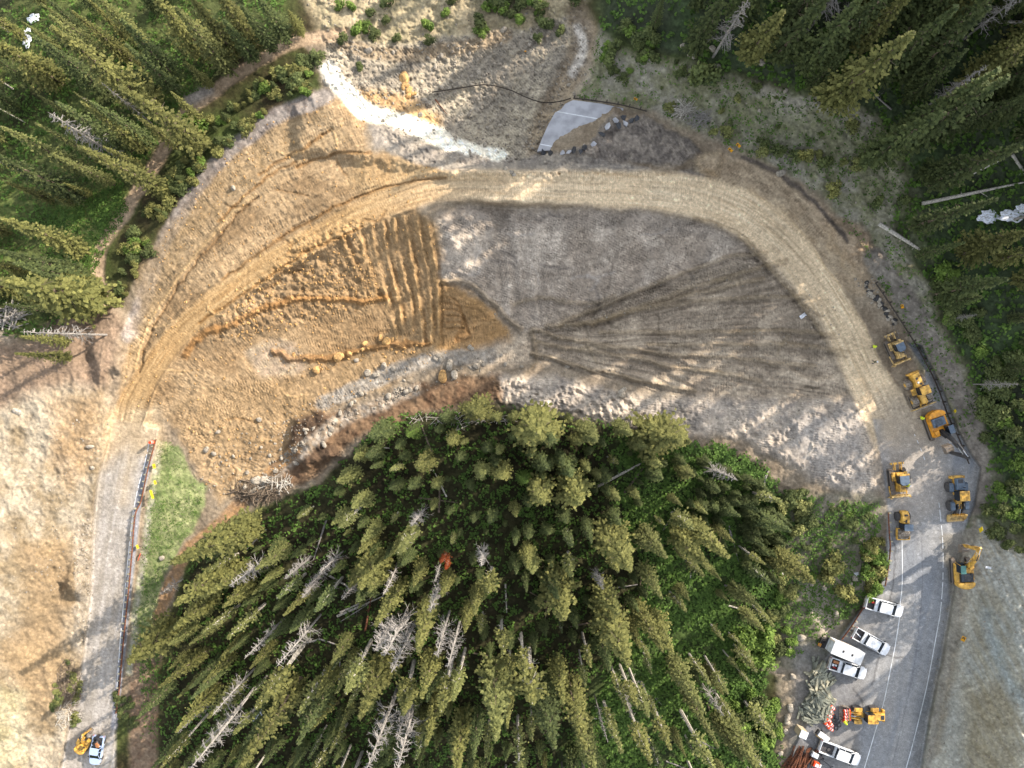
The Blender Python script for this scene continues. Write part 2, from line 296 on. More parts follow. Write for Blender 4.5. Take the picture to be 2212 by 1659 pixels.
# tar cracks and the paving joint
for p in [[(1990,1160),(1993,1250),(1988,1330),(1978,1420),(1958,1520),(1928,1650)]]: stroke(p, 1.2, (96,96,98), soft=1.2, warp=0, k=.5)
for p in [[(1930,1165),(1930,1240),(1918,1330)],[(1898,1420),(1890,1460),(1882,1480)],[(1870,1395),(1900,1410),(1950,1420)],[(1840,1490),(1860,1520),(1868,1545)]]: stroke(p, 1.8, (84,82,80), soft=1.5, warp=.6, k=.7)
paint([(225,880),(345,880),(352,960),(330,990),(280,960),(230,1000),(205,960)], (174,154,124), (156,136,106), soft=26, s=18, k=.85)
stroke([(300,900),(285,980),(262,1080)], 14, (176,158,128), (160,140,112), soft=14, k=.5)
# --- relief
ALL = (slice(None), slice(None)); N = 1-PROT
far = sst(2500, 3500, PX)+sst(-300, -1500, PX)+sst(2000, 3200, PY)+sst(-300, -1500, PY)
Z += N*(.28*fbm(PX, PY, 40, 3, 91)+.10*fbm(PX, PY, 9, 2, 95)) + np.clip(far, 0, 1)*6*fbm(PX, PY, 900, 3, 97)
# streaks that follow the road arc over the orange fill
sl, d, lat, alo, _ = line_field(DC, 330, .4, 3)
sa = (vn(alo/90, lat/6, 1, 101)*.55+vn(alo/40, lat/3.4, 1, 102)*.45)*2-1
om = inside_dist(ORANGE, PX[sl], PY[sl]); mm = sst(0, 12, om)*N[sl]
wa = np.where(lat < 0, 1.0, .5)
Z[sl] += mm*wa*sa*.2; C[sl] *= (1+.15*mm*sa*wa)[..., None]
rip = np.sin(alo/2.1+6*fbm(PX[sl], PY[sl], 40, 2, 104))*sst(.35, .6, vn(PX[sl], PY[sl], 46, 105))
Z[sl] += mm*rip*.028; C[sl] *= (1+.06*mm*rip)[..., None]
def cleats(sl, u, v, m, amp, lane, seed):
    li = np.floor(v/lane); ph = vn(li*7.3, li*0+3.1, 1, seed)*20; on = sst(.38, .55, vn(u/70, li*3.7, 1, seed+1)); ed = np.abs(v/lane-li-.5)
    s_ = np.sin(u*1.22+ph+np.abs(ed-.25)*5)*on*sst(.5, .36, ed)*m; e_ = sst(.40, .5, ed)*on*m
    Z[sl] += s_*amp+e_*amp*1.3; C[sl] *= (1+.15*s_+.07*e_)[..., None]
cleats(sl, alo, lat, mm*sst(8, 26, np.abs(lat)), .055, 10, 300)
pm_ = PROT[sl]*sst(0, 6, DL)*1.0; cleats(sl, alo, lat+4, np.where(np.abs(lat) < 44, 1, 0)*(LB[sl] == 1), .02, 8, 310)
for poly, th_, cu_ in [(GREYC, .25, .0016), (GREYC, 2.0, .001), (FAN, .15, .0006), (MOUND, 1.7, .0), ([(640,640),(740,650),(940,740),(850,750),(660,780),(450,840),(400,960),(640,830)], -.35, .0012), ([(380,880),(480,860),(640,800),(560,960),(430,1040)], .9, .001), (SLIDE, 2.4, 0), (PILE, 2.5, .002), ([(950,620),(1090,700),(1100,740),(950,750)], .05, .003), ([(1480,340),(1700,380),(1880,560),(1800,620),(1600,460)], .8, 0)]:
    sl2, m2, d2 = poly_mask(poly, 12); x_ = PX[sl2]-1000; y_ = PY[sl2]-700
    th2 = th_; u_ = x_*math.cos(th2)+y_*math.sin(th2); v_ = -x_*math.sin(th2)+y_*math.cos(th2)+cu_*u_*u_+14*fbm(PX[sl2], PY[sl2], 120, 2, 330)
    cleats(sl2, u_, v_, m2*(1-PROT[sl2]), .09, 11, 320+int(abs(th_)*10))
# fan of dozer cuts
def fan(poly, cx, cy, amp, ka, seed, k=1.0):
    sl, m, d = poly_mask(poly, 10, False); dx = PX[sl]-cx; dy = PY[sl]-cy; r = np.hypot(dx, dy); th = np.arctan2(dy, dx)+.05*fbm(PX[sl], PY[sl], 120, 2, seed+7)
    n = (vn(th*ka, r/160, 1, seed)*.6+vn(th*ka*2.3, r/90, 1, seed+1)*.4)*2-1
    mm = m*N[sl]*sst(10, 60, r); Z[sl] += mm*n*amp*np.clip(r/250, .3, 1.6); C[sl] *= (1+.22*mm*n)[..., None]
fan(FAN, 1080, 725, .30, 30, 111); fan(FAN, 1090, 728, .16, 95, 117)
fan([(945,470),(1200,452),(1540,480),(1640,540),(1200,720),(1120,700),(960,600)], 1160, 1000, .22, 24, 121)
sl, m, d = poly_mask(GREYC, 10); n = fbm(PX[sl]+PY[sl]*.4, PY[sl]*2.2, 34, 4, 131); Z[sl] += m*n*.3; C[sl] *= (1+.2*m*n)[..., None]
# furrows
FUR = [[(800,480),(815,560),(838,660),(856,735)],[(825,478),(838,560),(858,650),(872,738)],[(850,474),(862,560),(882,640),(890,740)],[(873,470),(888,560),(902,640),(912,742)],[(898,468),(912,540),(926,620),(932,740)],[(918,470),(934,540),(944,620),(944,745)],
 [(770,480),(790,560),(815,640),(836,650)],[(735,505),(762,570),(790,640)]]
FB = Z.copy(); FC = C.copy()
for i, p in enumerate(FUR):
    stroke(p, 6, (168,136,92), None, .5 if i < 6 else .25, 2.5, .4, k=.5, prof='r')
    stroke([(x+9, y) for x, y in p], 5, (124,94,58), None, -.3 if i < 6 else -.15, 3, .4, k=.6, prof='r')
fm = .15+1.1*np.clip(vn(PX*1.0, PY*.35, 16, 303)*1.2-.1, 0, 1)*(.4+.6*vn(PX, PY, 5, 304))*1.3; Z[:] = FB+(Z-FB)*fm; C[:] = FC+(C-FC)*np.clip(fm, 0, 1)[..., None]
rough([(640,520),(760,480),(840,640),(700,680),(560,720),(440,740),(480,680),(560,600)], .5, 20, 5, 24, 141, True)
sl, m, d = poly_mask([(440,740),(560,610),(640,540),(760,480),(800,560),(820,650),(700,690),(560,730),(500,760)], 34)
n = fbm(PX[sl], PY[sl], 16, 4, 145); C[sl] *= (1+.28*m*n)[..., None]
stroke([(400,770),(440,720),(520,690),(620,650),(760,648),(835,650)], 7, (140,98,50), None, .5, 4, .8, prof='r', k=.6)
stroke([(590,760),(660,775),(740,765),(850,748),(930,742)], 8, (130,92,50), None, .6, 4, 1, prof='r', k=.6)
# long cut line above the arc and smaller lines
CUT = [(300,800),(325,715),(370,640),(430,560),(500,480),(560,430)]
stroke(CUT, 3.5, (112,86,56), None, -.4, 3, .8, prof='r', k=.5)
stroke([(x-9, y-8) for x, y in CUT], 4, (176,148,106), None, .2, 3, .3, prof='r', k=.5)
for p in [[(480,600),(600,520),(740,440),(860,400),(960,385)],[(430,700),(520,640),(640,560),(780,490)],[(640,360),(740,330),(800,330)],[(560,380),(640,330),(720,280)],[(470,480),(560,400),(640,350)]]:
    stroke(p, 4, (122,88,48), None, -.35, 3, .6, prof='r', k=.6)
ar = random.Random(77)
for poly, n, c1, c2, hh_ in [(GREYC, 46, (168,158,146), (112,104,96), .16), (FAN, 22, (150,134,108), (92,82,68), .14), (ORANGE, 60, (176,146,104), (118,88,54), .16), ([(960,620),(1090,690),(1100,740),(950,750)], 8, (160,130,92), (118,92,62), .14), (MOUND, 18, (186,176,160), (126,116,104), .2)]:
    xs = [p_[0] for p_ in poly]; ys = [p_[1] for p_ in poly]
    for k_ in range(n):
        x = ar.uniform(min(xs), max(xs)); y = ar.uniform(min(ys), max(ys)); a_ = ar.uniform(0, 6.28); cu_ = ar.uniform(-.5, .5); P_ = [(x, y)]
        for j_ in range(4): P_.append((P_[-1][0]+math.cos(a_)*16, P_[-1][1]+math.sin(a_)*9)); a_ += cu_
        if not all(inside_dist(poly, np.array([[p_[0]]]), np.array([[p_[1]]]))[0, 0] > 8 for p_ in P_): continue
        stroke(P_, ar.uniform(2.5, 4), c1 if k_ % 2 else c2, None, hh_ if k_ % 2 else -hh_, 3, .7, prof='r', k=.5)
# inner berm lines
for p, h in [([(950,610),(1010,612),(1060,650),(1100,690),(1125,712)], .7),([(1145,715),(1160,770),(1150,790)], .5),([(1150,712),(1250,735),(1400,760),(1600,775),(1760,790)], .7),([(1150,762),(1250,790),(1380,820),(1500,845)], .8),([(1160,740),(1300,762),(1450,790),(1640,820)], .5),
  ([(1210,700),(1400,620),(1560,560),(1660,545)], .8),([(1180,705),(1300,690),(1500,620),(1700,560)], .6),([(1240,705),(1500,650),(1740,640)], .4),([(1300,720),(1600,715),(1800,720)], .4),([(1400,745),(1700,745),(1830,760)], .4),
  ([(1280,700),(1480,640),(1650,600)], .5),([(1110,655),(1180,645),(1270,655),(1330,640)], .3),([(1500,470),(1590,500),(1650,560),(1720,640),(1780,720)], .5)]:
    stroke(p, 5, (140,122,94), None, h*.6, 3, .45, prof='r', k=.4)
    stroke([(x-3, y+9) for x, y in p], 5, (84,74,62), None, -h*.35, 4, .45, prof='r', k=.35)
for k in range(6): stroke([(960+k*1, 640+k*14),(985+k*4,650+k*12),(1000+k*3, 690+k*8),(985,730+k*2)], 3, (132,100,64), None, -.22, 2, .2, prof='r', k=.6)
# slide ground, mound, brown bank, cut slopes
sl, m, d = poly_mask(SLIDE, 16); dirn = (vn(PX[sl]*.4+PY[sl], PX[sl]-PY[sl]*.6, 16, 151)+vn(PX[sl], PY[sl], 7, 152))-1
Z[sl] += m*dirn*.4; C[sl] *= (1+.16*m*fbm(PX[sl], PY[sl], 12, 3, 153))[..., None]
rough(SLIDE, .35, 10, 4, 14, 155, True)
rough(MOUND, .5, 40, 5, 16, 161, True); rough(MOUND, .2, 10, 3, 16, 163)
rough(BROWN, .6, 26, 4, 14, 165); rough(PILE, .6, 26, 4, 10, 167, True); raise_poly(PILE, 1.0, 14)
rough([(1060,812),(1350,850),(1450,920),(1200,885),(1060,868)], .6, 18, 4, 10, 169, True)
rough([(380,920),(560,880),(800,790),(1000,770),(1060,790),(900,840),(760,900),(600,1000),(470,1090)], .16, 14, 4, 14, 171, True)
raise_poly([(640,905),(700,885),(725,910),(700,965),(740,990),(650,1005),(625,950)], 1.6, 12)
raise_poly([(1505,345),(1530,333),(1560,340),(1548,375),(1510,372)], 2.2, 10)
raise_poly([(1790,480),(1860,500),(1890,560),(1850,590),(1800,530)], 1.8, 22)
raise_poly([(132,1258),(165,1236),(190,1262),(170,1285),(140,1282)], 2.0, 12)
raise_poly([(200,690),(240,650),(272,700),(262,800),(215,820),(190,770)], 1.4, 14)
rough(LEFTS, .5, 60, 5, 14, 173, True); rough(RHILL, .3, 50, 5, 14, 175, True)
rough(HILL, .3, 14, 3, 14, 177); rough(TOPHILL, .5, 24, 4, 14, 179, True)
rough([(800,268),(950,322),(1160,335),(1400,365),(1500,372),(1300,392),(1000,378),(880,345)], .5, 12, 4, 8, 181, True)
stroke([(708,150),(745,195),(785,238),(860,262),(940,292),(1010,326),(1080,340)], 10, None, None, 0)
raise_poly([(715,205),(640,235),(640,330),(800,345),(960,382),(1060,380),(1150,360),(1060,352),(960,322),(860,282),(790,268)], 1.5, 15)
Z[:] += N*.05*fbm(PX, PY, 5, 2, 183)
C *= (1+.22*(fbm(PX, PY, 5.5, 2, 185))+.10*fbm(PX, PY, 22, 3, 186) + .10*fbm(PX, PY, 120, 3, 187))[..., None]
spk = vn(PX, PY, 4.2, 189); C *= (1+np.where(spk > .84, .3, 0)-np.where(spk < .12, .22, 0)*(1-.6*PROT))[..., None]
for nm, poly in [('ULF', ULF), ('URF', URF), ('F', FOREST)]:
    sl, m, d = poly_mask(poly, 14); n = fbm(PX[sl], PY[sl], 11, 3, 191); C[sl] *= (1+.45*m*n)[..., None]; LB[sl] = np.where((m > .5) & (LB[sl] == 0), 4, LB[sl])
for poly, lb in [(HILL, 5), (RHILL, 5), (LEFTS, 5), (TOPHILL, 5), (SLIDE, 7)]:
    sl, m, d = poly_mask(poly, 8); LB[sl] = np.where((m > .5) & (LB[sl] == 0), lb, LB[sl])
C = np.clip(C, .008, .8)

def z_at(px, py):
    x = min(max(px, AX[0]), AX[-2]); y = min(max(py, AY[0]), AY[-2])
    i = int(np.searchsorted(AX, x, side='right')-1); j = int(np.searchsorted(AY, y, side='right')-1)
    i = min(max(i, 0), NX-2); j = min(max(j, 0), NY-2)
    fx = (x-AX[i])/(AX[i+1]-AX[i]); fy = (y-AY[j])/(AY[j+1]-AY[j])
    return float((Z[j, i]*(1-fx)+Z[j, i+1]*fx)*(1-fy)+(Z[j+1, i]*(1-fx)+Z[j+1, i+1]*fx)*fy)
def gp(px, py, up=0.0):
    """ground point under plan position (px, py)"""
    z = z_at(px, py); k = (CH-z)/F
    return Vector(((px-CX)*k, (CY-py)*k, z+up))
def base_of(px, py, h):
    """plan position of the foot of something whose point h metres up lies on (px, py)"""
    bx, by = px, py
    for _ in range(4):
        z = z_at(bx, by); s = (CH-z-h)/(CH-z); bx = CX+(px-CX)*s; by = CY+(py-CY)*s
    return bx, by

# ------------------------------------------------------------------ materials
def new_mat(name):
    m = bpy.data.materials.new(name); m.use_nodes = True; n = m.node_tree.nodes; b = n['Principled BSDF']
    return m, m.node_tree, b
def mat(name, col, rough_=.6, metal=0.0, var=.12, scale=3.0, bump=0.0, objvar=0.0, dirt=None):
    m, t, b = new_mat(name); N_ = t.nodes; Lk = t.links
    tc = N_.new('ShaderNodeTexCoord'); nz = N_.new('ShaderNodeTexNoise'); nz.inputs['Scale'].default_value = scale; nz.inputs['Detail'].default_value = 5
    Lk.new(tc.outputs['Object'], nz.inputs['Vector'])
    mx = N_.new('ShaderNodeMix'); mx.data_type = 'RGBA'; c = lin(col)
    d = lin(dirt) if dirt else tuple(v*(1-2*var) for v in c)
    mx.inputs[6].default_value = (*d, 1); mx.inputs[7].default_value = (*[min(1, v*(1+var)) for v in c], 1)
    rp = N_.new('ShaderNodeMapRange'); rp.inputs[1].default_value = .35; rp.inputs[2].default_value = .6
    Lk.new(nz.outputs[0], rp.inputs[0]); Lk.new(rp.outputs[0], mx.inputs[0]); out = mx.outputs[2]
    if objvar:
        oi = N_.new('ShaderNodeObjectInfo'); mr = N_.new('ShaderNodeMapRange'); mr.inputs[3].default_value = 1-objvar; mr.inputs[4].default_value = 1+objvar
        Lk.new(oi.outputs['Random'], mr.inputs[0]); vm = N_.new('ShaderNodeVectorMath'); vm.operation = 'SCALE'
        Lk.new(out, vm.inputs[0]); Lk.new(mr.outputs[0], vm.inputs['Scale']); out = vm.outputs[0]
    Lk.new(out, b.inputs['Base Color']); b.inputs['Roughness'].default_value = rough_; b.inputs['Metallic'].default_value = metal
    if bump:
        bp = N_.new('ShaderNodeBump'); bp.inputs['Strength'].default_value = bump; bp.inputs['Distance'].default_value = .05
        Lk.new(nz.outputs[0], bp.inputs['Height']); Lk.new(bp.outputs[0], b.inputs['Normal'])
    return m
def ground_mat(name, s1, bumpd):
    m, t, b = new_mat(name); N_ = t.nodes; Lk = t.links
    at = N_.new('ShaderNodeAttribute'); at.attribute_name = 'Col'
    tc = N_.new('ShaderNodeTexCoord'); nz = N_.new('ShaderNodeTexNoise'); nz.inputs['Scale'].default_value = s1; nz.inputs['Detail'].default_value = 8; nz.inputs['Roughness'].default_value = .7
    Lk.new(tc.outputs['Object'], nz.inputs['Vector'])
    mr = N_.new('ShaderNodeMapRange'); mr.inputs[1].default_value = .3; mr.inputs[2].default_value = .7; mr.inputs[3].default_value = .66; mr.inputs[4].default_value = 1.34
    Lk.new(nz.outputs[0], mr.inputs[0]); vm = N_.new('ShaderNodeVectorMath'); vm.operation = 'SCALE'
    Lk.new(at.outputs['Color'], vm.inputs[0]); Lk.new(mr.outputs[0], vm.inputs['Scale']); Lk.new(vm.outputs[0], b.inputs['Base Color'])
    b.inputs['Roughness'].default_value = .95; b.inputs['Specular IOR Level'].default_value = .15
    bp = N_.new('ShaderNodeBump'); bp.inputs['Strength'].default_value = .8; bp.inputs['Distance'].default_value = bumpd
    Lk.new(nz.outputs[0], bp.inputs['Height']); Lk.new(bp.outputs[0], b.inputs['Normal'])
    return m
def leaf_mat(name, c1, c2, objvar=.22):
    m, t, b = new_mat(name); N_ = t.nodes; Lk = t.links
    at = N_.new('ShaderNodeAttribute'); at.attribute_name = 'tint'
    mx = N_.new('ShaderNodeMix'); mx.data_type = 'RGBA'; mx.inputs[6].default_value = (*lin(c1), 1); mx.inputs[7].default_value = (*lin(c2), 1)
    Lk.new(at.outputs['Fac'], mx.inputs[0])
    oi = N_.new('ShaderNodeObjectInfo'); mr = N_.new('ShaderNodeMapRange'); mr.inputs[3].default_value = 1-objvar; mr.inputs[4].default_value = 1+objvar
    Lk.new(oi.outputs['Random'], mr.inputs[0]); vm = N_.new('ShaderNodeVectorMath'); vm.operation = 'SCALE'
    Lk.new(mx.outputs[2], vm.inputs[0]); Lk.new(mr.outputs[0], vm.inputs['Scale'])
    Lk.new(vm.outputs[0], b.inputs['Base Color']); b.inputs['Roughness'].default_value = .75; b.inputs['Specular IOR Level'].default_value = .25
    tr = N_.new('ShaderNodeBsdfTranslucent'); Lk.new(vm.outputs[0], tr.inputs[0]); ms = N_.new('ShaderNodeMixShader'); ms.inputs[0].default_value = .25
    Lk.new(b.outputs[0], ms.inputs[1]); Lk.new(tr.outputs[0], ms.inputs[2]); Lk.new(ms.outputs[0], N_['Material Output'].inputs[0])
    return m
M = {}
M['ground'] = ground_mat('soil', 2.2, .12); M['asphalt'] = ground_mat('asphalt', 5.0, .02)
M['leafA'] = leaf_mat('spruce needles', (66,72,38), (152,148,84)); M['leafB'] = leaf_mat('deep green needles', (54,66,40), (112,120,68))
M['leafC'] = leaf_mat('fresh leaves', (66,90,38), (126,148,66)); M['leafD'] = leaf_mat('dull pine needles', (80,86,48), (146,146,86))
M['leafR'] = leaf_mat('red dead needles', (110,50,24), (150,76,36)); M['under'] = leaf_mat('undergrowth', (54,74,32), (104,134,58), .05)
M['bark'] = mat('bark', (104,90,74), .9, var=.3, scale=4, bump=.5, objvar=.2); M['pale'] = mat('weathered wood', (178,170,156), .9, var=.22, scale=5, bump=.4, objvar=.15)
M['snag'] = mat('bare grey wood', (138,132,124), .9, var=.2, scale=5, objvar=.25)
M['rock'] = mat('boulder stone', (150,140,124), .95, var=.25, scale=2.5, bump=.6, objvar=.2); M['rocko'] = mat('ochre stone', (186,146,92), .95, var=.25, scale=2.5, bump=.6, objvar=.15)
M['yellow'] = mat('yellow paint', (216,168,74), .45, var=.08, scale=1.6, dirt=(150,112,48)); M['yellow2'] = mat('worn yellow paint', (206,172,106), .6, var=.1, scale=2, dirt=(140,116,76))
M['orangey'] = mat('amber paint', (224,150,30), .4, var=.06, scale=1.5, dirt=(176,120,40))
M['track'] = mat('track steel', (104,98,92), .7, .2, .25, 4, .4, dirt=(120,104,84)); M['black'] = mat('black paint', (34,37,42), .4, var=.2, scale=2, dirt=(64,62,60))
M['dark'] = mat('dark metal', (56,54,52), .6, .3, .2, 3); M['steel'] = mat('worn steel', (150,142,130), .5, .4, .2, 3, dirt=(110,96,80)); M['chrome'] = mat('chrome rod', (225,228,232), .2, .8, .05, 3)
M['glass'] = mat('tinted glass', (28,36,44), .08, var=.1, scale=2); M['tyre'] = mat('tyre rubber', (52,52,54), .85, var=.2, scale=6, bump=.4, dirt=(86,80,74))
M['roofgrey'] = mat('grey steel roof', (84,98,112), .5, var=.12, scale=2); M['white'] = mat('white paint', (226,228,232), .35, var=.03, scale=1.5, dirt=(196,196,192))
M['bed'] = mat('bed liner', (52,50,54), .8, var=.2, scale=3, dirt=(80,74,70)); M['red'] = mat('red plastic', (200,50,36), .5); M['brown'] = mat('brown board', (168,112,70), .8)
M['orange'] = mat('orange plastic', (232,74,26), .5, var=.06, scale=3); M['refl'] = mat('reflective band', (206,206,204), .4, var=.05)
M['rust'] = mat('rusty steel', (120,74,48), .8, .2, .25, 3, .3, objvar=.2, dirt=(82,54,40)); M['post'] = mat('timber post', (122,122,106), .9, var=.15, scale=4, bump=.3, objvar=.22, dirt=(92,94,80)); M['postl'] = mat('pale timber post', (160,153,128), .9, var=.12, scale=4, bump=.3, objvar=.12)
M['sign'] = mat('yellow sign sheet', (228,198,20), .4, var=.04); M['signo'] = mat('amber sign sheet', (226,160,10), .4, var=.04); M['tan'] = mat('tan panel', (172,156,128), .7, var=.08)
M['lime'] = mat('lime cloth', (204,226,40), .8, var=.06, scale=10); M['jeans'] = mat('dark cloth', (48,52,66), .85, scale=10); M['skin'] = mat('skin', (196,146,116), .6, var=.04); M['olive'] = mat('olive cloth', (96,96,70), .85, scale=10)
M['snow'] = mat('old snow', (226,230,236), .85, var=.16, scale=5, bump=.8, dirt=(178,176,170)); M['line'] = mat('road paint', (222,224,224), .6, var=.05, scale=.8, dirt=(186,186,180)); M['slab'] = mat('grey asphalt', (166,165,166), .9, var=.1, scale=.7)
M['bluecar'] = mat('pale blue paint', (168,186,212), .35, var=.04); M['darkrail'] = mat('dark rail', (66,58,50), .7, .3, .2, 3); M['teal'] = mat('green tinted panel', (80,128,118), .4, var=.08)

# ------------------------------------------------------------------ helpers
def link(o, parent=None):
    COL.objects.link(o)
    if parent is not None: o.parent = parent
    return o
def tag(o, label=None, cat=None, group=None, kind=None):
    if label: o['label'] = label
    if cat: o['category'] = cat
    if group: o['group'] = group
    if kind: o['kind'] = kind
    return o
def empty(name, loc, rz=0, label=None, cat=None, group=None, scale=1.0):
    o = bpy.data.objects.new(name, None); o.empty_display_size = .3; o.location = loc
    if isinstance(rz, (int, float)): o.rotation_euler = (0, 0, rz)
    else: o.rotation_euler = rz
    o.scale = (scale,)*3; link(o); return tag(o, label, cat, group)
class MB:
    def __init__(s): s.v = []; s.f = []
    def add(s, vs, fs):
        o = len(s.v); s.v += [tuple(v) for v in vs]; s.f += [tuple(i+o for i in f) for f in fs]; return s
    def box(s, c, d, rot=None, b=0.0):
        bm = bmesh.new(); bmesh.ops.create_cube(bm, size=1.0)
        bmesh.ops.scale(bm, vec=Vector(d), verts=bm.verts)
        if b: bmesh.ops.bevel(bm, geom=bm.edges[:], offset=b, segments=2, affect='EDGES', profile=.6)
        m = Matrix.Translation(Vector(c)) @ (Euler([math.radians(a) for a in rot]).to_matrix().to_4x4() if rot else Matrix())
        bm.verts.index_update(); s.add([m @ v.co for v in bm.verts], [[v.index for v in f.verts] for f in bm.faces]); bm.free(); return s
    def prof(s, pts, y0, y1, b=0.0, m=None):
        """side profile in XZ pushed from y0 to y1"""
        bm = bmesh.new(); a = [bm.verts.new((p[0], y0, p[1])) for p in pts]; c = [bm.verts.new((p[0], y1, p[1])) for p in pts]; n = len(pts)
        bm.faces.new(a); bm.faces.new(c[::-1])
        for i in range(n): bm.faces.new((a[i], c[i], c[(i+1) % n], a[(i+1) % n]))
        if b: bmesh.ops.bevel(bm, geom=bm.edges[:], offset=b, segments=2, affect='EDGES', profile=.6)
        bm.verts.index_update(); s.add([(m @ v.co if m else v.co) for v in bm.verts], [[v.index for v in f.verts] for f in bm.faces]); bm.free(); return s
    def plan(s, pts, z0, z1, b=0.0, m=None):
        bm = bmesh.new(); a = [bm.verts.new((p[0], p[1], z0)) for p in pts]; c = [bm.verts.new((p[0], p[1], z1)) for p in pts]; n = len(pts)
        bm.faces.new(a[::-1]); bm.faces.new(c)
        for i in range(n): bm.faces.new((a[i], a[(i+1) % n], c[(i+1) % n], c[i]))
        if b: bmesh.ops.bevel(bm, geom=bm.edges[:], offset=b, segments=2, affect='EDGES', profile=.6)
        bm.verts.index_update(); s.add([(m @ v.co if m else v.co) for v in bm.verts], [[v.index for v in f.verts] for f in bm.faces]); bm.free(); return s
    def tube(s, p, r, n=8, cap=True):
        P = [Vector(q) for q in p]; rr = r if isinstance(r, (list, tuple)) else [r]*len(P); o = len(s.v); pr = None
        for i, q in enumerate(P):
            d = (P[min(i+1, len(P)-1)]-P[max(i-1, 0)]).normalized()
            u = d.cross(Vector((0, 0, 1)) if abs(d.z) < .9 else Vector((1, 0, 0))).normalized()
            if pr is not None and u.dot(pr) < 0: u = -u
            pr = u; w_ = d.cross(u)
            for k in range(n):
                a = 2*math.pi*k/n; s.v.append(tuple(q+(u*math.cos(a)+w_*math.sin(a))*rr[i]))
        for i in range(len(P)-1):
            for k in range(n): s.f.append((o+i*n+k, o+i*n+(k+1) % n, o+(i+1)*n+(k+1) % n, o+(i+1)*n+k))
        if cap: s.f.append(tuple(o+k for k in range(n))[::-1]); s.f.append(tuple(o+(len(P)-1)*n+k for k in range(n)))
        return s
    def lathe(s, prof, c, ax='y', n=20):
        """prof = [(r, h)...] spun about an axis through c"""
        o = len(s.v)
        for r, h in prof:
            for k in range(n):
                a = 2*math.pi*k/n; x, y = r*math.cos(a), r*math.sin(a)
                p = (x, h, y) if ax == 'y' else ((x, y, h) if ax == 'z' else (h, x, y))
                s.v.append((c[0]+p[0], c[1]+p[1], c[2]+p[2]))
        for i in range(len(prof)-1):
            for k in range(n): s.f.append((o+i*n+k, o+i*n+(k+1) % n, o+(i+1)*n+(k+1) % n, o+(i+1)*n+k))
        s.f.append(tuple(o+k for k in range(n))); s.f.append(tuple(o+(len(prof)-1)*n+k for k in range(n))[::-1]); return s
    def mesh(s, name, m, smooth=False):
        me = bpy.data.meshes.new(name); me.from_pydata(s.v, [], s.f)
        bm = bmesh.new(); bm.from_mesh(me); bmesh.ops.recalc_face_normals(bm, faces=bm.faces); bm.to_mesh(me); bm.free()
        me.materials.append(m)
        if smooth: me.polygons.foreach_set('use_smooth', [True]*len(me.polygons))
        return me
    def build(s, name, m, parent=None, smooth=False, loc=None, rz=None):
        o = bpy.data.objects.new(name, s.mesh(name, m, smooth)); link(o, parent)
        if loc is not None: o.location = loc
        if rz is not None: o.rotation_euler = (0, 0, rz) if isinstance(rz, (int, float)) else rz
        return o
def copy_tree(o, parent=None):
    c = o.copy(); COL.objects.link(c)
    if parent is not None: c.parent = parent
    for ch in list(o.children): copy_tree(ch, c)
    return c

# ------------------------------------------------------------------ build the terrain meshes
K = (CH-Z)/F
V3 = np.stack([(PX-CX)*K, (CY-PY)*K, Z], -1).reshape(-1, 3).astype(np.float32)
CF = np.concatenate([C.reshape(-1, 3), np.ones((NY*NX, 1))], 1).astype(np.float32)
idx = np.arange(NY*NX).reshape(NY, NX)
quads = np.stack([idx[:-1, :-1], idx[1:, :-1], idx[1:, 1:], idx[:-1, 1:]], -1).reshape(-1, 4)
ql = LB[:-1, :-1].reshape(-1)
def sheet(name, lb, m):
    qd = quads[ql == lb]
    if not len(qd): return
    used, inv = np.unique(qd.reshape(-1), return_inverse=True)
    me = bpy.data.meshes.new(name); me.vertices.add(len(used)); me.vertices.foreach_set('co', V3[used].reshape(-1))
    me.loops.add(len(qd)*4); me.loops.foreach_set('vertex_index', inv.astype(np.int32).reshape(-1)); me.polygons.add(len(qd))
    me.polygons.foreach_set('loop_start', np.arange(0, len(qd)*4, 4, dtype=np.int32)); me.polygons.foreach_set('use_smooth', np.ones(len(qd), bool))
    me.update(calc_edges=True)
    a = me.color_attributes.new('Col', 'FLOAT_COLOR', 'POINT'); a.data.foreach_set('color', CF[used].reshape(-1))
    me.materials.append(m); o = bpy.data.objects.new(name, me); link(o); return tag(o, kind='structure')
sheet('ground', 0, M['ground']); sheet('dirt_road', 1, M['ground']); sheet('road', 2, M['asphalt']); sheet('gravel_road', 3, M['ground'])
sheet('forest_floor', 4, M['ground']); sheet('hillside', 5, M['ground']); sheet('dirt_track', 6, M['ground']); sheet('landslide', 7, M['ground'])

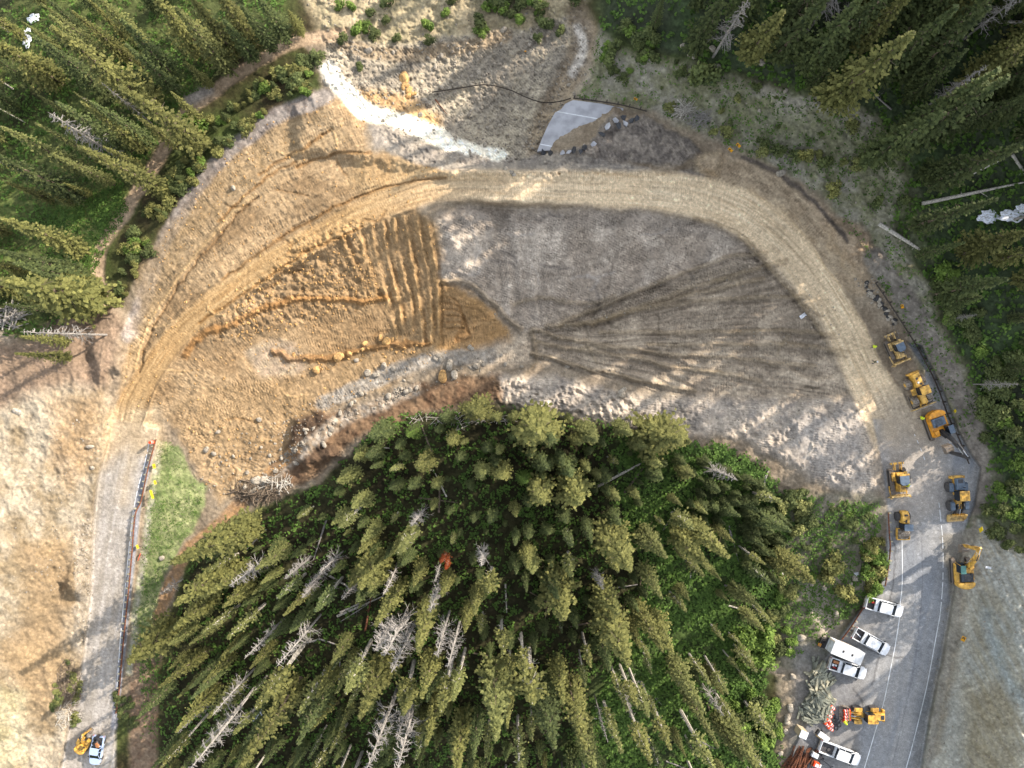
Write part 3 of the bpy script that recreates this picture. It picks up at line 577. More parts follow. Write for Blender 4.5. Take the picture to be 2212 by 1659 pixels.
# ------------------------------------------------------------------ trees
def conifer_meshes(seed, h, r, kind):
    """a tapered trunk and a crown of drooping twig clumps in whorls; kind 'full', 'thin', 'high'"""
    g = random.Random(seed); lean = (g.uniform(-.25, .25), g.uniform(-.25, .25))
    c0 = {'full': .08, 'thin': .22, 'high': .5}[kind]
    t = MB(); t.tube([(0, 0, -.6), (lean[0]*.3, lean[1]*.3, h*.35), (lean[0]*.7, lean[1]*.7, h*.7), (lean[0], lean[1], h)], [.013*h+.05, .010*h+.03, .006*h+.02, .02], 6)
    k = c0*h*.3
    while k < h*.75:
        a = g.uniform(0, 6.28); L = g.uniform(.3, .7)*r*.7; zz = k
        t.tube([(lean[0]*zz/h, lean[1]*zz/h, zz), (math.cos(a)*L, math.sin(a)*L, zz-.1*L)], [.035, .015], 3, False); k += g.uniform(.3, .9)*(1.2 if kind == 'full' else .7)
    V = []; Fc = []; T = []
    sect = [g.uniform(.62, 1.15) for _ in range(9)]
    z = h*c0; dz = .40 if kind == 'full' else .5
    while z < h-.1:
        u = (z-h*c0)/(h*(1-c0)); R0 = r*((1-u)**.85)*(min(1, .55+u*3))*g.uniform(.78, 1.12)
        nb = max(4, int((4+6*(1-u))*(1 if kind != 'thin' else .75)))
        a0 = g.uniform(0, 6.28)
        for b in range(nb):
            a = a0+b*6.283/nb+g.uniform(-.3, .3); L = R0*sect[int((a % 6.283)/6.284*9)]*g.uniform(.7, 1.12)
            if g.random() < (.07 if kind == 'full' else .16): continue
            bt = g.uniform(.0, .55); nc = max(2, int(L/.36))
            for c in range(nc):
                f = (c+.6)/nc; rr = L*f
                if f < .25 and L > 1.2: continue
                dr = -.30*rr*(1-.4*u)+.10*rr*f*f*2; sz = (.25+.18*(1-f)*.8)*g.uniform(.7, 1.35)*(.8+.1*r)
                cx = lean[0]*z/h+math.cos(a)*rr+g.uniform(-.12, .12); cy = lean[1]*z/h+math.sin(a)*rr+g.uniform(-.12, .12); cz = z+dr+g.uniform(-.12, .12)
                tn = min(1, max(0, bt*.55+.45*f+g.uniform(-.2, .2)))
                for q in range(2 if kind != 'full' else 3):
                    aa = a+g.uniform(-1.1, 1.1); ca, sa_ = math.cos(aa), math.sin(aa); w = sz*g.uniform(.35, .6); ll = sz*g.uniform(.8, 1.25); tip = g.uniform(-.45, .25)*ll; tw = g.uniform(-.5, .5)*w
                    o = len(V)
                    V += [(cx-ca*ll*.5, cy-sa_*ll*.5, cz+.06), (cx-sa_*w, cy+ca*w, cz+tw), (cx+ca*ll*.75, cy+sa_*ll*.75, cz+tip), (cx+sa_*w, cy-ca*w, cz-tw)]
                    Fc.append((o, o+1, o+2, o+3)); T += [tn]*4
        z += dz*g.uniform(.8, 1.2)
    me = bpy.data.meshes.new('crown'); me.from_pydata(V, [], Fc); a = me.attributes.new('tint', 'FLOAT', 'POINT'); a.data.foreach_set('value', T)
    tm = t.mesh('trunk', M['bark'] if kind == 'full' else M['pale'])
    return tm, me
def with_mat(me, m):
    c = me.copy(); c.materials.clear(); c.materials.append(m); return c
def leafy_blob(seed, r, h, n, sz):
    g = random.Random(seed); V = []; Fc = []; T = []
    lobes = [(g.uniform(-.55, .55)*r, g.uniform(-.55, .55)*r, g.uniform(.3, .75)*h, g.uniform(.35, .6)) for _ in range(7)]
    for i in range(n):
        lx, ly, lz, lr = g.choice(lobes)
        while True:
            d = Vector((g.gauss(0, 1), g.gauss(0, 1), g.gauss(.3, 1)))
            if d.length > .01: break
        d.normalize(); q = g.uniform(.55, 1.05); c = Vector((lx+d.x*lr*r*q, ly+d.y*lr*r*q, max(.05, lz+d.z*lr*h*.6*q)))
        s = sz*g.uniform(.6, 1.4); u = Vector((g.uniform(-1, 1), g.uniform(-1, 1), g.uniform(-.5, .5))).normalized(); w = u.cross(d+Vector((.01, .02, .5))).normalized(); o = len(V)
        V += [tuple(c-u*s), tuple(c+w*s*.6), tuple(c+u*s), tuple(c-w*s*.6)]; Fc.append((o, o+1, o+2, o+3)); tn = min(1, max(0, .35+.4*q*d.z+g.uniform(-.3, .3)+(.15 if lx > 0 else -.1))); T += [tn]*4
    me = bpy.data.meshes.new('foliage'); me.from_pydata(V, [], Fc); a = me.attributes.new('tint', 'FLOAT', 'POINT'); a.data.foreach_set('value', T); return me
def snag_meshes(seed, h, r):
    g = random.Random(seed); t = MB(); bx = g.uniform(-.5, .5); by = g.uniform(-.5, .5)
    P = lambda z: Vector((bx*math.sin(z/h*2), by*math.sin(z/h*2.4), z))
    t.tube([P(0)-Vector((0, 0, .5)), P(h*.3), P(h*.6), P(h*.85), P(h)], [.2, .17, .12, .07, .02], 6)
    b = MB(); z = h*.28
    while z < h*.97:
        a = g.uniform(0, 6.28); u = (z-h*.28)/(h*.7); L = r*(1.05-u*.8)*g.uniform(.5, 1.1); p0 = P(z); p1 = p0+Vector((math.cos(a)*L*.55, math.sin(a)*L*.55, g.uniform(-.25, .1)*L)); a2 = a+g.uniform(-.5, .5)
        p2 = p1+Vector((math.cos(a2)*L*.5, math.sin(a2)*L*.5, g.uniform(-.5, .15)*L)); b.tube([p0, p1, p2], [.06, .045, .02], 3, False)
        for q in range(3):
            a3 = a+g.choice((-1, 1))*g.uniform(.5, 1.1); s0 = p0.lerp(p1, g.uniform(.4, 1)) if q < 2 else p1.lerp(p2, .5); b.tube([s0, s0+Vector((math.cos(a3)*L*.35, math.sin(a3)*L*.35, g.uniform(-.25, .1)*L))], [.035, .012], 3, False)
        z += g.uniform(.10, .24)
    return t.mesh('trunk', M['snag']), b.mesh('branches', M['snag'])
PROTO = {}
for i in range(5): PROTO['full', i] = conifer_meshes(100+i, 20, [3.0, 2.6, 3.4, 2.3, 2.8][i], 'full')
for i in range(3): PROTO['thin', i] = conifer_meshes(200+i, 17, [1.7, 1.4, 2.0][i], 'thin')
for i in range(3): PROTO['high', i] = conifer_meshes(300+i, 20, [2.1, 1.8, 2.4][i], 'high')
for i in range(3): PROTO['snag', i] = snag_meshes(400+i, 18, [1.7, 2.1, 1.4][i])
BLOB = [leafy_blob(500+i, 1.0, 1.2, 520, .13) for i in range(4)]
MC = {}
def cm(me, m):
    k = (me.name, m.name)
    if k not in MC: MC[k] = with_mat(me, m)
    return MC[k]
NTREE = [0]
ZONES = [  # name of the spot, test on plan coordinates
 ('in the patch beside the left highway', lambda x, y: x < 620 and y > 1150 and y < 1420), ('at the lower left corner of the central wood', lambda x, y: x < 620 and y >= 1420),
 ('along the edge of the wood under the boulder bank', lambda x, y: 600 <= x < 1080 and 850 < y < 1010), ('along the edge of the wood under the pale spoil bank', lambda x, y: 1080 <= x < 1600 and 850 < y < 1010),
 ('in the dark upper middle of the central wood', lambda x, y: 600 <= x < 1080 and 1010 <= y < 1240), ('in the upper right middle of the central wood', lambda x, y: 1080 <= x < 1420 and 1010 <= y < 1240),
 ('in the heart of the central wood', lambda x, y: 600 <= x < 1080 and 1240 <= y < 1440), ('in the right heart of the central wood', lambda x, y: 1080 <= x < 1420 and 1240 <= y < 1440),
 ('at the bottom of the wood left of centre', lambda x, y: 600 <= x < 1080 and y >= 1440), ('at the bottom of the wood right of centre', lambda x, y: 1080 <= x < 1420 and y >= 1440),
 ('on the green floor toward the parked trucks', lambda x, y: 1420 <= x < 1900 and y >= 1240), ('on the green floor below the pale mound', lambda x, y: 1420 <= x < 1900 and 950 <= y < 1240),
 ('in the upper left wood above the dirt track', lambda x, y: x < 700 and y < 220), ('in the left wood between meadow and dirt track', lambda x, y: x < 420 and 220 <= y < 430), ('beside the small meadow at the left', lambda x, y: x < 420 and 430 <= y < 900),
 ('in the shaded wood above the slump', lambda x, y: 1200 <= x < 1700 and y < 300), ('in the shaded upper right wood', lambda x, y: x >= 1700 and y < 400), ('in the shaded right hand wood by the snow', lambda x, y: x >= 1800 and 400 <= y < 700),
 ('in the shaded wood behind the machines', lambda x, y: x >= 1900 and 700 <= y < 1300)]
def zone(x, y):
    for n, f in ZONES:
        if f(x, y): return n
    return 'beyond the edge of the cleared ground'
def tree(bx, by, h, kind='full', var=0, wid=1.0, leaf='leafA', rot=None):
    if bx < 420 and by < 420 and kind == 'full': wid *= 1.05
    NTREE[0] += 1; tm, cr = PROTO[kind, var % len([1 for k in PROTO if k[0] == kind])]
    base = gp(bx, by); ph = {'full': 20, 'thin': 17, 'high': 20, 'snag': 18}[kind]; s = h/ph
    size = 'tall' if h > 19 else ('medium' if h > 12 else 'short')
    tone = {'leafA': 'olive', 'leafB': 'deep green', 'leafD': 'dull tan', 'leafR': 'rust red dead', 'leafC': 'bright green', '': ''}[leaf]
    z = zone(bx, by)
    if kind == 'snag': nm, lb, ct = 'dead_tree', f'{size} bare grey dead tree {z}', 'dead tree'
    elif kind == 'high': nm, lb, ct = 'pine_tree', f'{size} {tone} bare-trunked pine {z}', 'tree'
    elif kind == 'thin': nm, lb, ct = 'slender_pine', f'{size} narrow {tone} pine {z}', 'tree'
    elif leaf in ('leafB', 'leafD') and h > (9.01 if bx > 500 else 6): nm, lb, ct = 'broad_spruce', f'{size} broad {tone} fir {z}', 'tree'  # spruces like the rest, set apart only by needle colour
    elif leaf == 'leafB' and h <= 9.01 and bx > 500: nm, lb, ct = 'small_spruce', f'small dark young spruce {z}', 'tree'  # also spruces, the small ones with dark needles
    elif h <= 6: nm, lb, ct = 'young_spruce', f'{tone} young spruce {z}', 'tree'
    else: nm, lb, ct = 'spruce_tree', f'{size} full {tone} spruce {z}', 'tree'
    e = empty(nm, base, rot if rot is not None else R.uniform(0, 6.28), lb, ct, lb.split(' ', 1)[1])
    wid *= 1.0 if kind == 'snag' else (.92 if bx < 420 and by < 800 else 1.08)
    e.scale = (s*wid, s*wid, s); e.rotation_euler.x = R.gauss(0, .02); e.rotation_euler.y = R.gauss(0, .02)
    link(bpy.data.objects.new('trunk', tm), e)
    if kind == 'snag': link(bpy.data.objects.new('branches', cr), e)
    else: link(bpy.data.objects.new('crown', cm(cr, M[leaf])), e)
    return e
PLACED = []
def far_from(x, y, d):
    return all((x-a)**2+(y-b)**2 > (d*c)**2 for a, b, c in PLACED)
def tip(tx, ty, h, kind='full', var=None, wid=1.0, leaf='leafA'):
    bx, by = base_of(tx, ty, h); PLACED.append((bx, by, wid)); tree(bx, by, h, kind, R.randrange(5) if var is None else var, wid, leaf)
for bx_, by_, h_ in [(1590,45,20),(1690,75,22),(1790,115,20),(1500,15,18),(1740,20,22)]: PLACED.append((bx_, by_, 1)); tree(bx_, by_, h_, 'full', R.randrange(5), 1.0, 'leafB')
# hand placed: tip position, height, kind, width, needles
for a in [
 # lower left block
 (379,1218,27,'full',1.05,'leafA'),(455,1184,18,'full',.9,'leafA'),(369,1307,20,'full',1.0,'leafA'),(376,1348,14,'full',1.2,'leafA'),(268,1430,16,'full',1.6,'leafA'),(352,1485,14,'full',.9,'leafA'),
 (441,1478,12,'full',.8,'leafA'),(407,1514,14,'full',.8,'leafB'),(376,1572,15,'full',.8,'leafA'),(554,1232,15,'full',.85,'leafD'),(564,1263,9,'full',1.1,'leafD'),(448,1285,17,'full',.8,'leafA'),
 (475,1311,13,'full',.9,'leafA'),(437,1372,14,'thin',1,'leafD'),(492,1376,15,'thin',1.1,'leafD'),(578,1393,12,'full',.9,'leafB'),(622,1369,12,'full',.9,'leafB'),(612,1330,14,'full',.8,'leafA'),(547,1529,22,'high',1.2,'leafA'),
 (516,1652,26,'full',.85,'leafA'),(721,1492,16,'full',.8,'leafD'),(642,1540,15,'thin',1.1,'leafD'),(683,1509,12,'full',1.0,'leafA'),(640,1600,19,'full',.9,'leafB'),(480,1420,9,'full',1,'leafA'),
 (342,1283,8,'snag',1.3,''),(642,1297,12,'snag',1.2,''),(672,1262,9,'snag',1.2,''),(403,1659,24,'snag',1.0,''),(600,1440,21,'snag',.8,''),(713,1136,12,'full',.9,'leafD'),(676,1320,17,'high',1,'leafB'),
 # upper belt, near the picture centre
 (1025,893,16,'full',1.15,'leafA'),(1170,935,24,'full',1.35,'leafA'),(1190,960,17,'full',1.1,'leafB'),(1459,945,19,'full',1.5,'leafA'),(1490,955,14,'full',1.2,'leafA'),(797,944,15,'full',1.1,'leafB'),(879,940,11,'full',.85,'leafC'),
 (901,1016,15,'full',1.05,'leafA'),(845,1062,10,'full',1.0,'leafB'),(886,1058,10,'full',1.0,'leafB'),(937,1055,9,'full',1.1,'leafD'),(989,994,9,'full',.9,'leafB'),(1033,1036,13,'full',1,'leafD'),(1081,1036,14,'full',.9,'leafA'),
 (1078,980,11,'full',.7,'leafD'),(1048,975,9,'full',1,'leafB'),(1149,984,9,'full',1,'leafB'),(1177,1090,18,'full',1.25,'leafA'),(1255,1078,17,'full',1.25,'leafA'),(1252,962,12,'full',1,'leafA'),(1285,942,16,'full',1.2,'leafD'),
 (1365,928,13,'full',1.2,'leafD'),(1235,905,8,'full',1,'leafD'),(1276,1015,10,'full',.9,'leafD'),(1337,1083,10,'full',.9,'leafD'),(1382,1075,9,'full',.9,'leafD'),(1132,1042,9,'full',1,'leafC'),(958,906,10,'full',1.1,'leafB'),
 (1071,906,8,'full',.9,'leafD'),(1108,903,8,'full',1.1,'leafD'),(1400,970,12,'full',1,'leafD'),(1430,1008,12,'full',.9,'leafD'),(1330,1000,9,'thin',1.2,'leafA'),(760,990,10,'full',1,'leafD'),(730,1040,12,'full',1.1,'leafD'),(755,1100,13,'full',1,'leafD'),
 (1215,1000,11,'full',1,'leafB'),(1180,1018,14,'full',1.1,'leafB'),(1000,960,8,'full',.8,'leafD'),(1225,1130,9,'full',1,'leafB'),
 # heart of the wood
 (767,1198,15,'full',.85,'leafA'),(773,1270,18,'full',1.25,'leafA'),(861,1193,18,'thin',1.2,'leafD'),(820,1275,15,'snag',.9,''),(823,1345,20,'full',.85,'leafA'),(955,1287,13,'full',.9,'leafA'),(1020,1331,16,'full',.85,'leafA'),(1057,1282,14,'high',1.4,'leafA'),
 (1139,1224,14,'full',.8,'leafA'),(1115,1236,10,'full',1,'leafB'),(1038,1220,14,'snag',.9,''),(938,1253,11,'snag',.7,''),(955,1220,8,'thin',1.4,'leafR'),(962,1225,6,'thin',1.6,'leafR'),(1216,1331,19,'full',1.25,'leafA'),(1200,1290,15,'full',1.1,'leafB'),(1242,1239,13,'thin',1.4,'leafD'),
 (1361,1229,24,'full',1.05,'leafA'),(1437,1208,19,'full',.9,'leafD'),(1358,1437,25,'full',1.05,'leafA'),(1330,1340,18,'full',1.1,'leafA'),(1457,1413,18,'full',.8,'leafA'),(1423,1393,19,'full',.8,'leafA'),(1389,1401,13,'full',.8,'leafA'),(1437,1294,18,'full',.8,'leafD'),
 (893,1398,20,'full',1.1,'leafA'),(832,1420,20,'snag',1.3,''),(811,1413,16,'snag',1.3,''),(948,1406,17,'snag',1.2,''),(972,1437,18,'snag',1.0,''),(852,1453,21,'snag',1,''),(777,1540,20,'full',1.1,'leafA'),(738,1500,20,'high',1,'leafD'),(855,1540,18,'high',1.3,'leafA'),(905,1519,19,'full',.85,'leafA'),
 (951,1538,19,'high',1.3,'leafA'),(922,1610,17,'full',1.0,'leafA'),(794,1656,24,'snag',1.1,''),(855,1594,17,'snag',1.0,''),(852,1656,21,'snag',1.1,''),(1078,1420,17,'high',1,'leafA'),(1101,1461,13,'high',1.0,'leafA'),(1149,1516,19,'high',1.5,'leafA'),(1060,1598,25,'full',1.1,'leafD'),
 (1101,1577,16,'full',.7,'leafA'),(1190,1635,23,'full',.95,'leafB'),(1255,1615,23,'full',.95,'leafA'),(1218,1519,17,'full',.8,'leafA'),(1337,1632,17,'thin',1,'leafD'),(1378,1540,17,'high',.9,'leafA'),(1457,1629,17,'high',1.1,'leafA'),(1400,1650,20,'high',1,'leafA'),(1290,1690,20,'full',.8,'leafD'),(978,1680,20,'full',1.1,'leafA'),
 (1020,1640,16,'full',.8,'leafB'),(1120,1680,18,'thin',1,'leafD'),(1355,1540,16,'thin',.9,'leafD'),(1310,1600,15,'snag',.6,''),
 # right part of the wood
 (1540,1229,22,'full',1.05,'leafA'),(1582,1198,22,'full',1.0,'leafA'),(1490,1297,8,'full',.9,'leafD'),(1576,1304,7,'full',.9,'leafD'),(1637,1318,13,'full',.8,'leafD'),(1654,1365,11,'full',.9,'leafD'),(1764,1253,15,'full',1.0,'leafA'),(1720,1240,11,'full',1.0,'leafA'),
 (1603,1400,7,'thin',1.1,'leafD'),(1593,1444,8,'high',1.0,'leafD'),(1531,1478,12,'thin',1.1,'leafD'),(1574,1490,13,'high',.9,'leafD'),(1517,1536,20,'full',.75,'leafD'),(1552,1618,20,'full',.7,'leafD'),(1644,1664,18,'full',1.3,'leafD'),(1600,1640,14,'full',1,'leafD'),(1545,1680,20,'high',1,'leafD'),
 (1500,1030,10,'full',1,'leafD'),(1475,1090,9,'full',.9,'leafD'),(1560,1060,9,'full',.9,'leafB'),(1530,1110,9,'full',.8,'leafD'),(1600,1120,10,'full',1,'leafB'),(1640,1100,9,'full',1,'leafB'),(1560,1250,8,'full',.9,'leafD'),(1650,1180,9,'full',1,'leafB'),
 # upper left
 (51,72,20,'full',.95,'leafB'),(109,61,29,'full',.95,'leafA'),(95,100,19,'full',1.0,'leafB'),(120,224,20,'full',.85,'leafB'),(186,215,19,'full',.8,'leafB'),(174,232,19,'full',.85,'leafA'),(72,267,19,'full',.75,'leafD'),(92,248,21,'snag',1.1,''),(0,277,22,'full',.85,'leafD'),
 (185,318,22,'full',1.15,'leafA'),(225,320,12,'full',1.0,'leafA'),(267,96,18,'full',1.0,'leafB'),(400,132,10,'full',.9,'leafA'),(362,202,12,'full',.8,'leafA'),(161,27,16,'full',1.0,'leafA'),(400,-14,20,'full',1.1,'leafA'),(369,10,22,'full',.9,'leafD'),(330,-10,20,'full',1.1,'leafA'),(262,178,26,'full',1.1,'leafA'),
 (284,246,15,'full',.8,'leafA'),(260,60,18,'full',1.1,'leafB'),(-20,340,22,'full',1,'leafB'),(110,330,17,'full',.9,'leafD'),(137,393,8,'full',1.1,'leafA'),(50,412,7,'full',1.0,'leafA'),(95,415,8,'full',1.1,'leafA'),(-6,478,21,'full',1.1,'leafA'),(10,390,12,'full',1.2,'leafA'),(282,376,6,'full',.8,'leafA'),
 (215,185,16,'snag',.6,''),(-10,85,16,'full',1.4,'leafA'),(103,34,18,'full',1,'leafD'),(180,-30,18,'full',1,'leafD'),(450,-40,20,'full',1.1,'leafA'),(520,10,15,'full',1.1,'leafB'),(560,-10,14,'full',1.2,'leafB'),(480,40,14,'full',1.1,'leafB'),(620,20,8,'full',1.1,'leafA'),
 (-4,604,24,'full',1.55,'leafA'),(24,567,19,'full',1.1,'leafB'),(38,726,12,'full',1.0,'leafA'),(32,764,13,'full',1.0,'leafA'),(20,640,16,'full',1.2,'leafA'),(60,595,19,'full',1.0,'leafB'),(-10,540,20,'full',1.1,'leafB'),(40,700,20,'snag',.8,''),(140,590,9,'full',1.2,'leafA'),
 # shaded upper right
 (1695,14,15,'full',1.45,'leafA'),(1976,51,24,'full',1.0,'leafA'),(2177,164,24,'full',1.0,'leafB'),(2150,150,22,'full',1.1,'leafB'),(2157,417,20,'full',.9,'leafB'),(2095,116,15,'full',1.0,'leafB'),(1620,-6,17,'snag',1.2,''),(2216,508,14,'full',1.3,'leafA'),(2085,520,12,'full',.9,'leafB'),
 (1560,-10,16,'full',1.2,'leafB'),(1800,-30,20,'full',1.2,'leafB'),(1880,0,20,'full',1.1,'leafB'),(2060,20,20,'full',1.2,'leafB'),(2150,20,20,'full',1.2,'leafB'),(2040,240,20,'full',1.2,'leafB'),(2090,330,11,'full',1.2,'leafB'),(1830,110,12,'full',1.2,'leafB'),(2200,830,10,'snag',.9,''),
 (1440,-10,9,'full',1.0,'leafB'),(2210,300,20,'full',1.2,'leafB'),(2180,600,16,'full',1.2,'leafB'),(2120,640,9,'full',1.1,'leafB'),(2110,680,6,'snag',1.0,''),
 ]:
    tip(a[0], a[1], a[2], a[3], None, a[4], a[5])
def inpoly(p, poly):
    x, y = p; c = False; n = len(poly)
    for i in range(n):
        x1, y1 = poly[i]; x2, y2 = poly[(i+1) % n]
        if (y1 > y) != (y2 > y) and x < (x2-x1)*(y-y1)/(y2-y1)+x1: c = not c
    return c
FB_IN = [(400,1300),(450,1200),(600,1130),(720,1060),(820,960),(960,910),(1100,905),(1300,945),(1500,980),(1640,1030),(1690,1120),(1660,1300),(1640,1500),(1650,1700),(360,1700),(370,1450)]
def scatter(poly, n, dist, f):
    xs = [p[0] for p in poly]; ys = [p[1] for p in poly]; k = 0; tries = 0
    while k < n and tries < n*60:
        tries += 1; x = R.uniform(min(xs), max(xs)); y = R.uniform(min(ys), max(ys))
        if inpoly((x, y), poly) and far_from(x, y, dist):
            PLACED.append((x, y, 1)); f(x, y); k += 1
def fb(x, y):
    u = R.random(); open_ = x > 1350
    if u < .08: tree(x, y, R.uniform(11, 17), 'snag', R.randrange(3), 1)
    elif u < .2: tree(x, y, R.uniform(12, 18), 'high', R.randrange(3), R.uniform(.7, 1), R.choice(['leafA', 'leafD']))
    elif u < (.45 if not open_ else .8): tree(x, y, R.uniform(6, 13), 'thin', R.randrange(3), R.uniform(1, 1.4), R.choice(['leafB', 'leafD', 'leafD']))
    else: tree(x, y, R.uniform(6, 14), 'full', R.randrange(5), R.uniform(.75, 1.1), R.choice(['leafB', 'leafB', 'leafA', 'leafD']))
scatter(FB_IN, 170, 23, fb)
PLACED += [(2060,430,2.6)]
PL0 = PLACED; PLACED = []
scatter([(430,1230),(600,1130),(720,1060),(820,950),(960,905),(1100,900),(1300,935),(1500,975),(1560,1040),(1420,1250),(1300,1500),(1000,1500),(560,1420)], 125, 25, lambda x, y: tree(x, y, R.uniform(3.5, 8), 'full', R.randrange(5), R.uniform(.95, 1.35), 'leafB'))
scatter([(560,1420),(1000,1500),(1300,1500),(1300,1700),(400,1700)], 50, 34, lambda x, y: tree(x, y, R.uniform(5, 9), 'full', R.randrange(5), R.uniform(1.1, 1.5), 'leafB'))
fill_young = [(1500,990),(1640,1030),(1690,1120),(1660,1250),(1560,1200),(1480,1100)]
scatter(fill_young, 46, 16, lambda x, y: tree(x, y, R.uniform(3, 6), 'full', R.randrange(5), R.uniform(1.4, 1.8), 'leafB'))
PLACED = PL0
scatter([(-60,-60),(600,-60),(560,50),(430,150),(340,230),(280,300),(190,350),(100,380),(-60,400)], 40, 30, lambda x, y: tree(x, y, R.uniform(8, 16), 'full' if R.random() < .8 else 'thin', R.randrange(5), R.uniform(.8, 1.15), R.choice(['leafA', 'leafB', 'leafB', 'leafD'])))
scatter([(-60,480),(100,520),(200,560),(200,640),(120,700),(-60,660)], 12, 30, lambda x, y: tree(x, y, R.uniform(9, 16), 'full', R.randrange(5), R.uniform(.8, 1.1), R.choice(['leafA', 'leafB'])))
URS = [(1560,-60),(2260,-60),(2260,640),(2150,600),(2040,440),(1985,330),(1900,190),(1760,100),(1600,0)]
scatter(URS, 42, 46, lambda x, y: tree(x, y, R.uniform(13, 22), 'full' if R.random() < .85 else 'snag', R.randrange(5), R.uniform(.9, 1.3), R.choice(['leafB', 'leafB', 'leafA'])))
scatter([(2150,560),(2270,620),(2270,1120),(2200,1000),(2150,800)], 9, 40, lambda x, y: tree(x, y, R.uniform(8, 15), 'full', R.randrange(5), 1.1, 'leafB'))
# the wood goes on beyond the frame, up the slope towards the sun
scatter([(1400,-700),(2900,-700),(2900,600),(2300,500),(2290,-90),(1650,-90)], 62, 74, lambda x, y: tree(x, y, R.uniform(17, 25), 'full', R.randrange(5), R.uniform(1, 1.25), 'leafB'))
scatter([(2290,540),(2900,600),(2900,1500),(2420,1300),(2290,900)], 13, 95, lambda x, y: tree(x, y, R.uniform(15, 24), 'full', R.randrange(5), R.uniform(1, 1.25), 'leafB'))
0 and scatter([(300,1730),(1600,1730),(1600,1950),(300,1950)], 26, 50, lambda x, y: tree(x, y, R.uniform(12, 20), 'full', R.randrange(5), 1, 'leafA'))
0 and scatter([(-400,-60),(-90,-60),(-90,700),(-400,700)], 18, 60, lambda x, y: tree(x, y, R.uniform(12, 20), 'full', R.randrange(5), 1, 'leafB'))
print('TREES', NTREE[0])

# ------------------------------------------------------------------ shrubs
def shrub(x, y, r, leaf, lab, hs=1.0):
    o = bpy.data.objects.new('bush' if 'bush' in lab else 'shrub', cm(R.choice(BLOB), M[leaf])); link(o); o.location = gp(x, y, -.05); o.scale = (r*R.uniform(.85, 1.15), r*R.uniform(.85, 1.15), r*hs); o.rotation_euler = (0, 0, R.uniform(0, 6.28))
    tag(o, lab, 'bush' if 'bush' in lab else 'shrub', lab.split(' ', 1)[1] if lab.split(' ', 1)[0] in ('small', 'low', 'large') else lab)
for x, y, r in [(810,75,1.3),(738,88,1.3),(855,85,1.1),(925,62,1.4),(927,92,1.1),(1040,50,1.7),(1042,70,1.3),(760,20,1.2),(800,30,1),(835,45,1),(960,30,1),(1180,60,1.5),(1207,70,1.2),(1160,85,1.1),(780,145,1.0),(735,16,1.2),(770,68,1.6),(790,62,1.4),(835,5,1.5),(980,0,1.5),(1240,0,1.4)]:
    shrub(x, y, r, R.choice(['leafB', 'leafC', 'leafB']), ('small' if r < 1.25 else 'large')+' green shrub on the pale stony slope at the top')
for i in range(30):
    x, y = R.uniform(1050, 1180), R.uniform(-30, 50); shrub(x, y, R.uniform(.7, 1.7), R.choice(['leafB', 'leafB', 'leafC']), 'dark green bush in the thicket beside the slide gully')
for i in range(26):
    x, y = R.uniform(1300, 1420), R.uniform(60, 155); shrub(x, y, R.uniform(.7, 1.6), R.choice(['leafB', 'leafB', 'leafC']), 'dark green bush in the thicket right of the slide gully')
for i in range(70):
    x, y = R.uniform(1330, 1960), R.uniform(110, 480)
    if inpoly((x, y), HILL) and (y > 100+(x-1300)*.1): shrub(x, y, R.choice([.35, .5, .7, .9, 1.2]), R.choice(['leafB', 'leafB', 'leafD']), 'small dark shrub dotted on the shaded scrub hillside')
for x, y, r, lf in [(1735,345,1.5,'leafA'),(1718,340,1.3,'leafB'),(1780,358,1.4,'leafB'),(1795,415,1.3,'leafA'),(1741,150,2.2,'leafC'),(1520,180,2.6,'leafB'),(1505,175,2.0,'leafB'),(1885,440,1.3,'leafB'),(1680,330,1.4,'leafB')]:
    shrub(x, y, r, lf, f'rounded {"olive" if lf=="leafA" else "bright" if lf=="leafC" else "dark green"} bush standing out on the scrub hillside', 1.3)
STRIP = [(690,112),(700,180),(640,215),(560,262),(480,325),(400,420),(350,480),(335,470),(380,340),(415,300),(460,250),(535,200),(610,145)]
STRIP2 = [(395,360),(405,400),(345,500),(300,600),(266,680),(252,650),(258,560),(290,500),(340,420)]
def st_(x, y):
    if R.random() < .3: tree(x, y, R.uniform(1.5, 2.8), 'full', R.randrange(5), R.uniform(2.0, 2.6), R.choice(['leafA', 'leafB']))
    else: shrub(x, y, R.uniform(.7, 1.5), R.choice(['leafC', 'leafA', 'leafB', 'leafA', 'leafB']), 'leafy bush in the hedge between dirt track and orange fill', .8)
for P_, n in ((STRIP, 92), (STRIP2, 34)):
    k = 0
    while k < n:
        x, y = R.uniform(230, 700), R.uniform(100, 690)
        if inpoly((x, y), P_): st_(x, y); k += 1
e = shrub(423, 278, 2.4, 'leafC', 'pale round aspen bush at the bend of the dirt track', 1.5)
def fill(poly, n, rr, leaves, lab, hs=1.0):
    xs = [p[0] for p in poly]; ys = [p[1] for p in poly]; k = 0
    while k < n:
        x, y = R.uniform(min(xs), max(xs)), R.uniform(min(ys), max(ys))
        if inpoly((x, y), poly): shrub(x, y, R.uniform(*rr), R.choice(leaves), lab, hs); k += 1
fill([(1860,1170),(1905,1160),(1908,1210),(1900,1240),(1880,1290),(1866,1280),(1860,1230)], 30, (.7, 1.4), ['leafC', 'leafC', 'leafA'], 'bright yellow green bush against the right guardrail', 1.4)
fill([(1815,1120),(1850,1110),(1850,1160),(1820,1150)], 6, (.6, 1.2), ['leafB', 'leafC'], 'small green bush above the bright thicket')
for x, y, r in [(1795,1215,1.9),(1820,1275,1.7),(1832,1285,1.3),(1775,1240,1.5)]: shrub(x, y, r, 'leafA', 'olive bush on the grey slope above the trailer', 1.3)
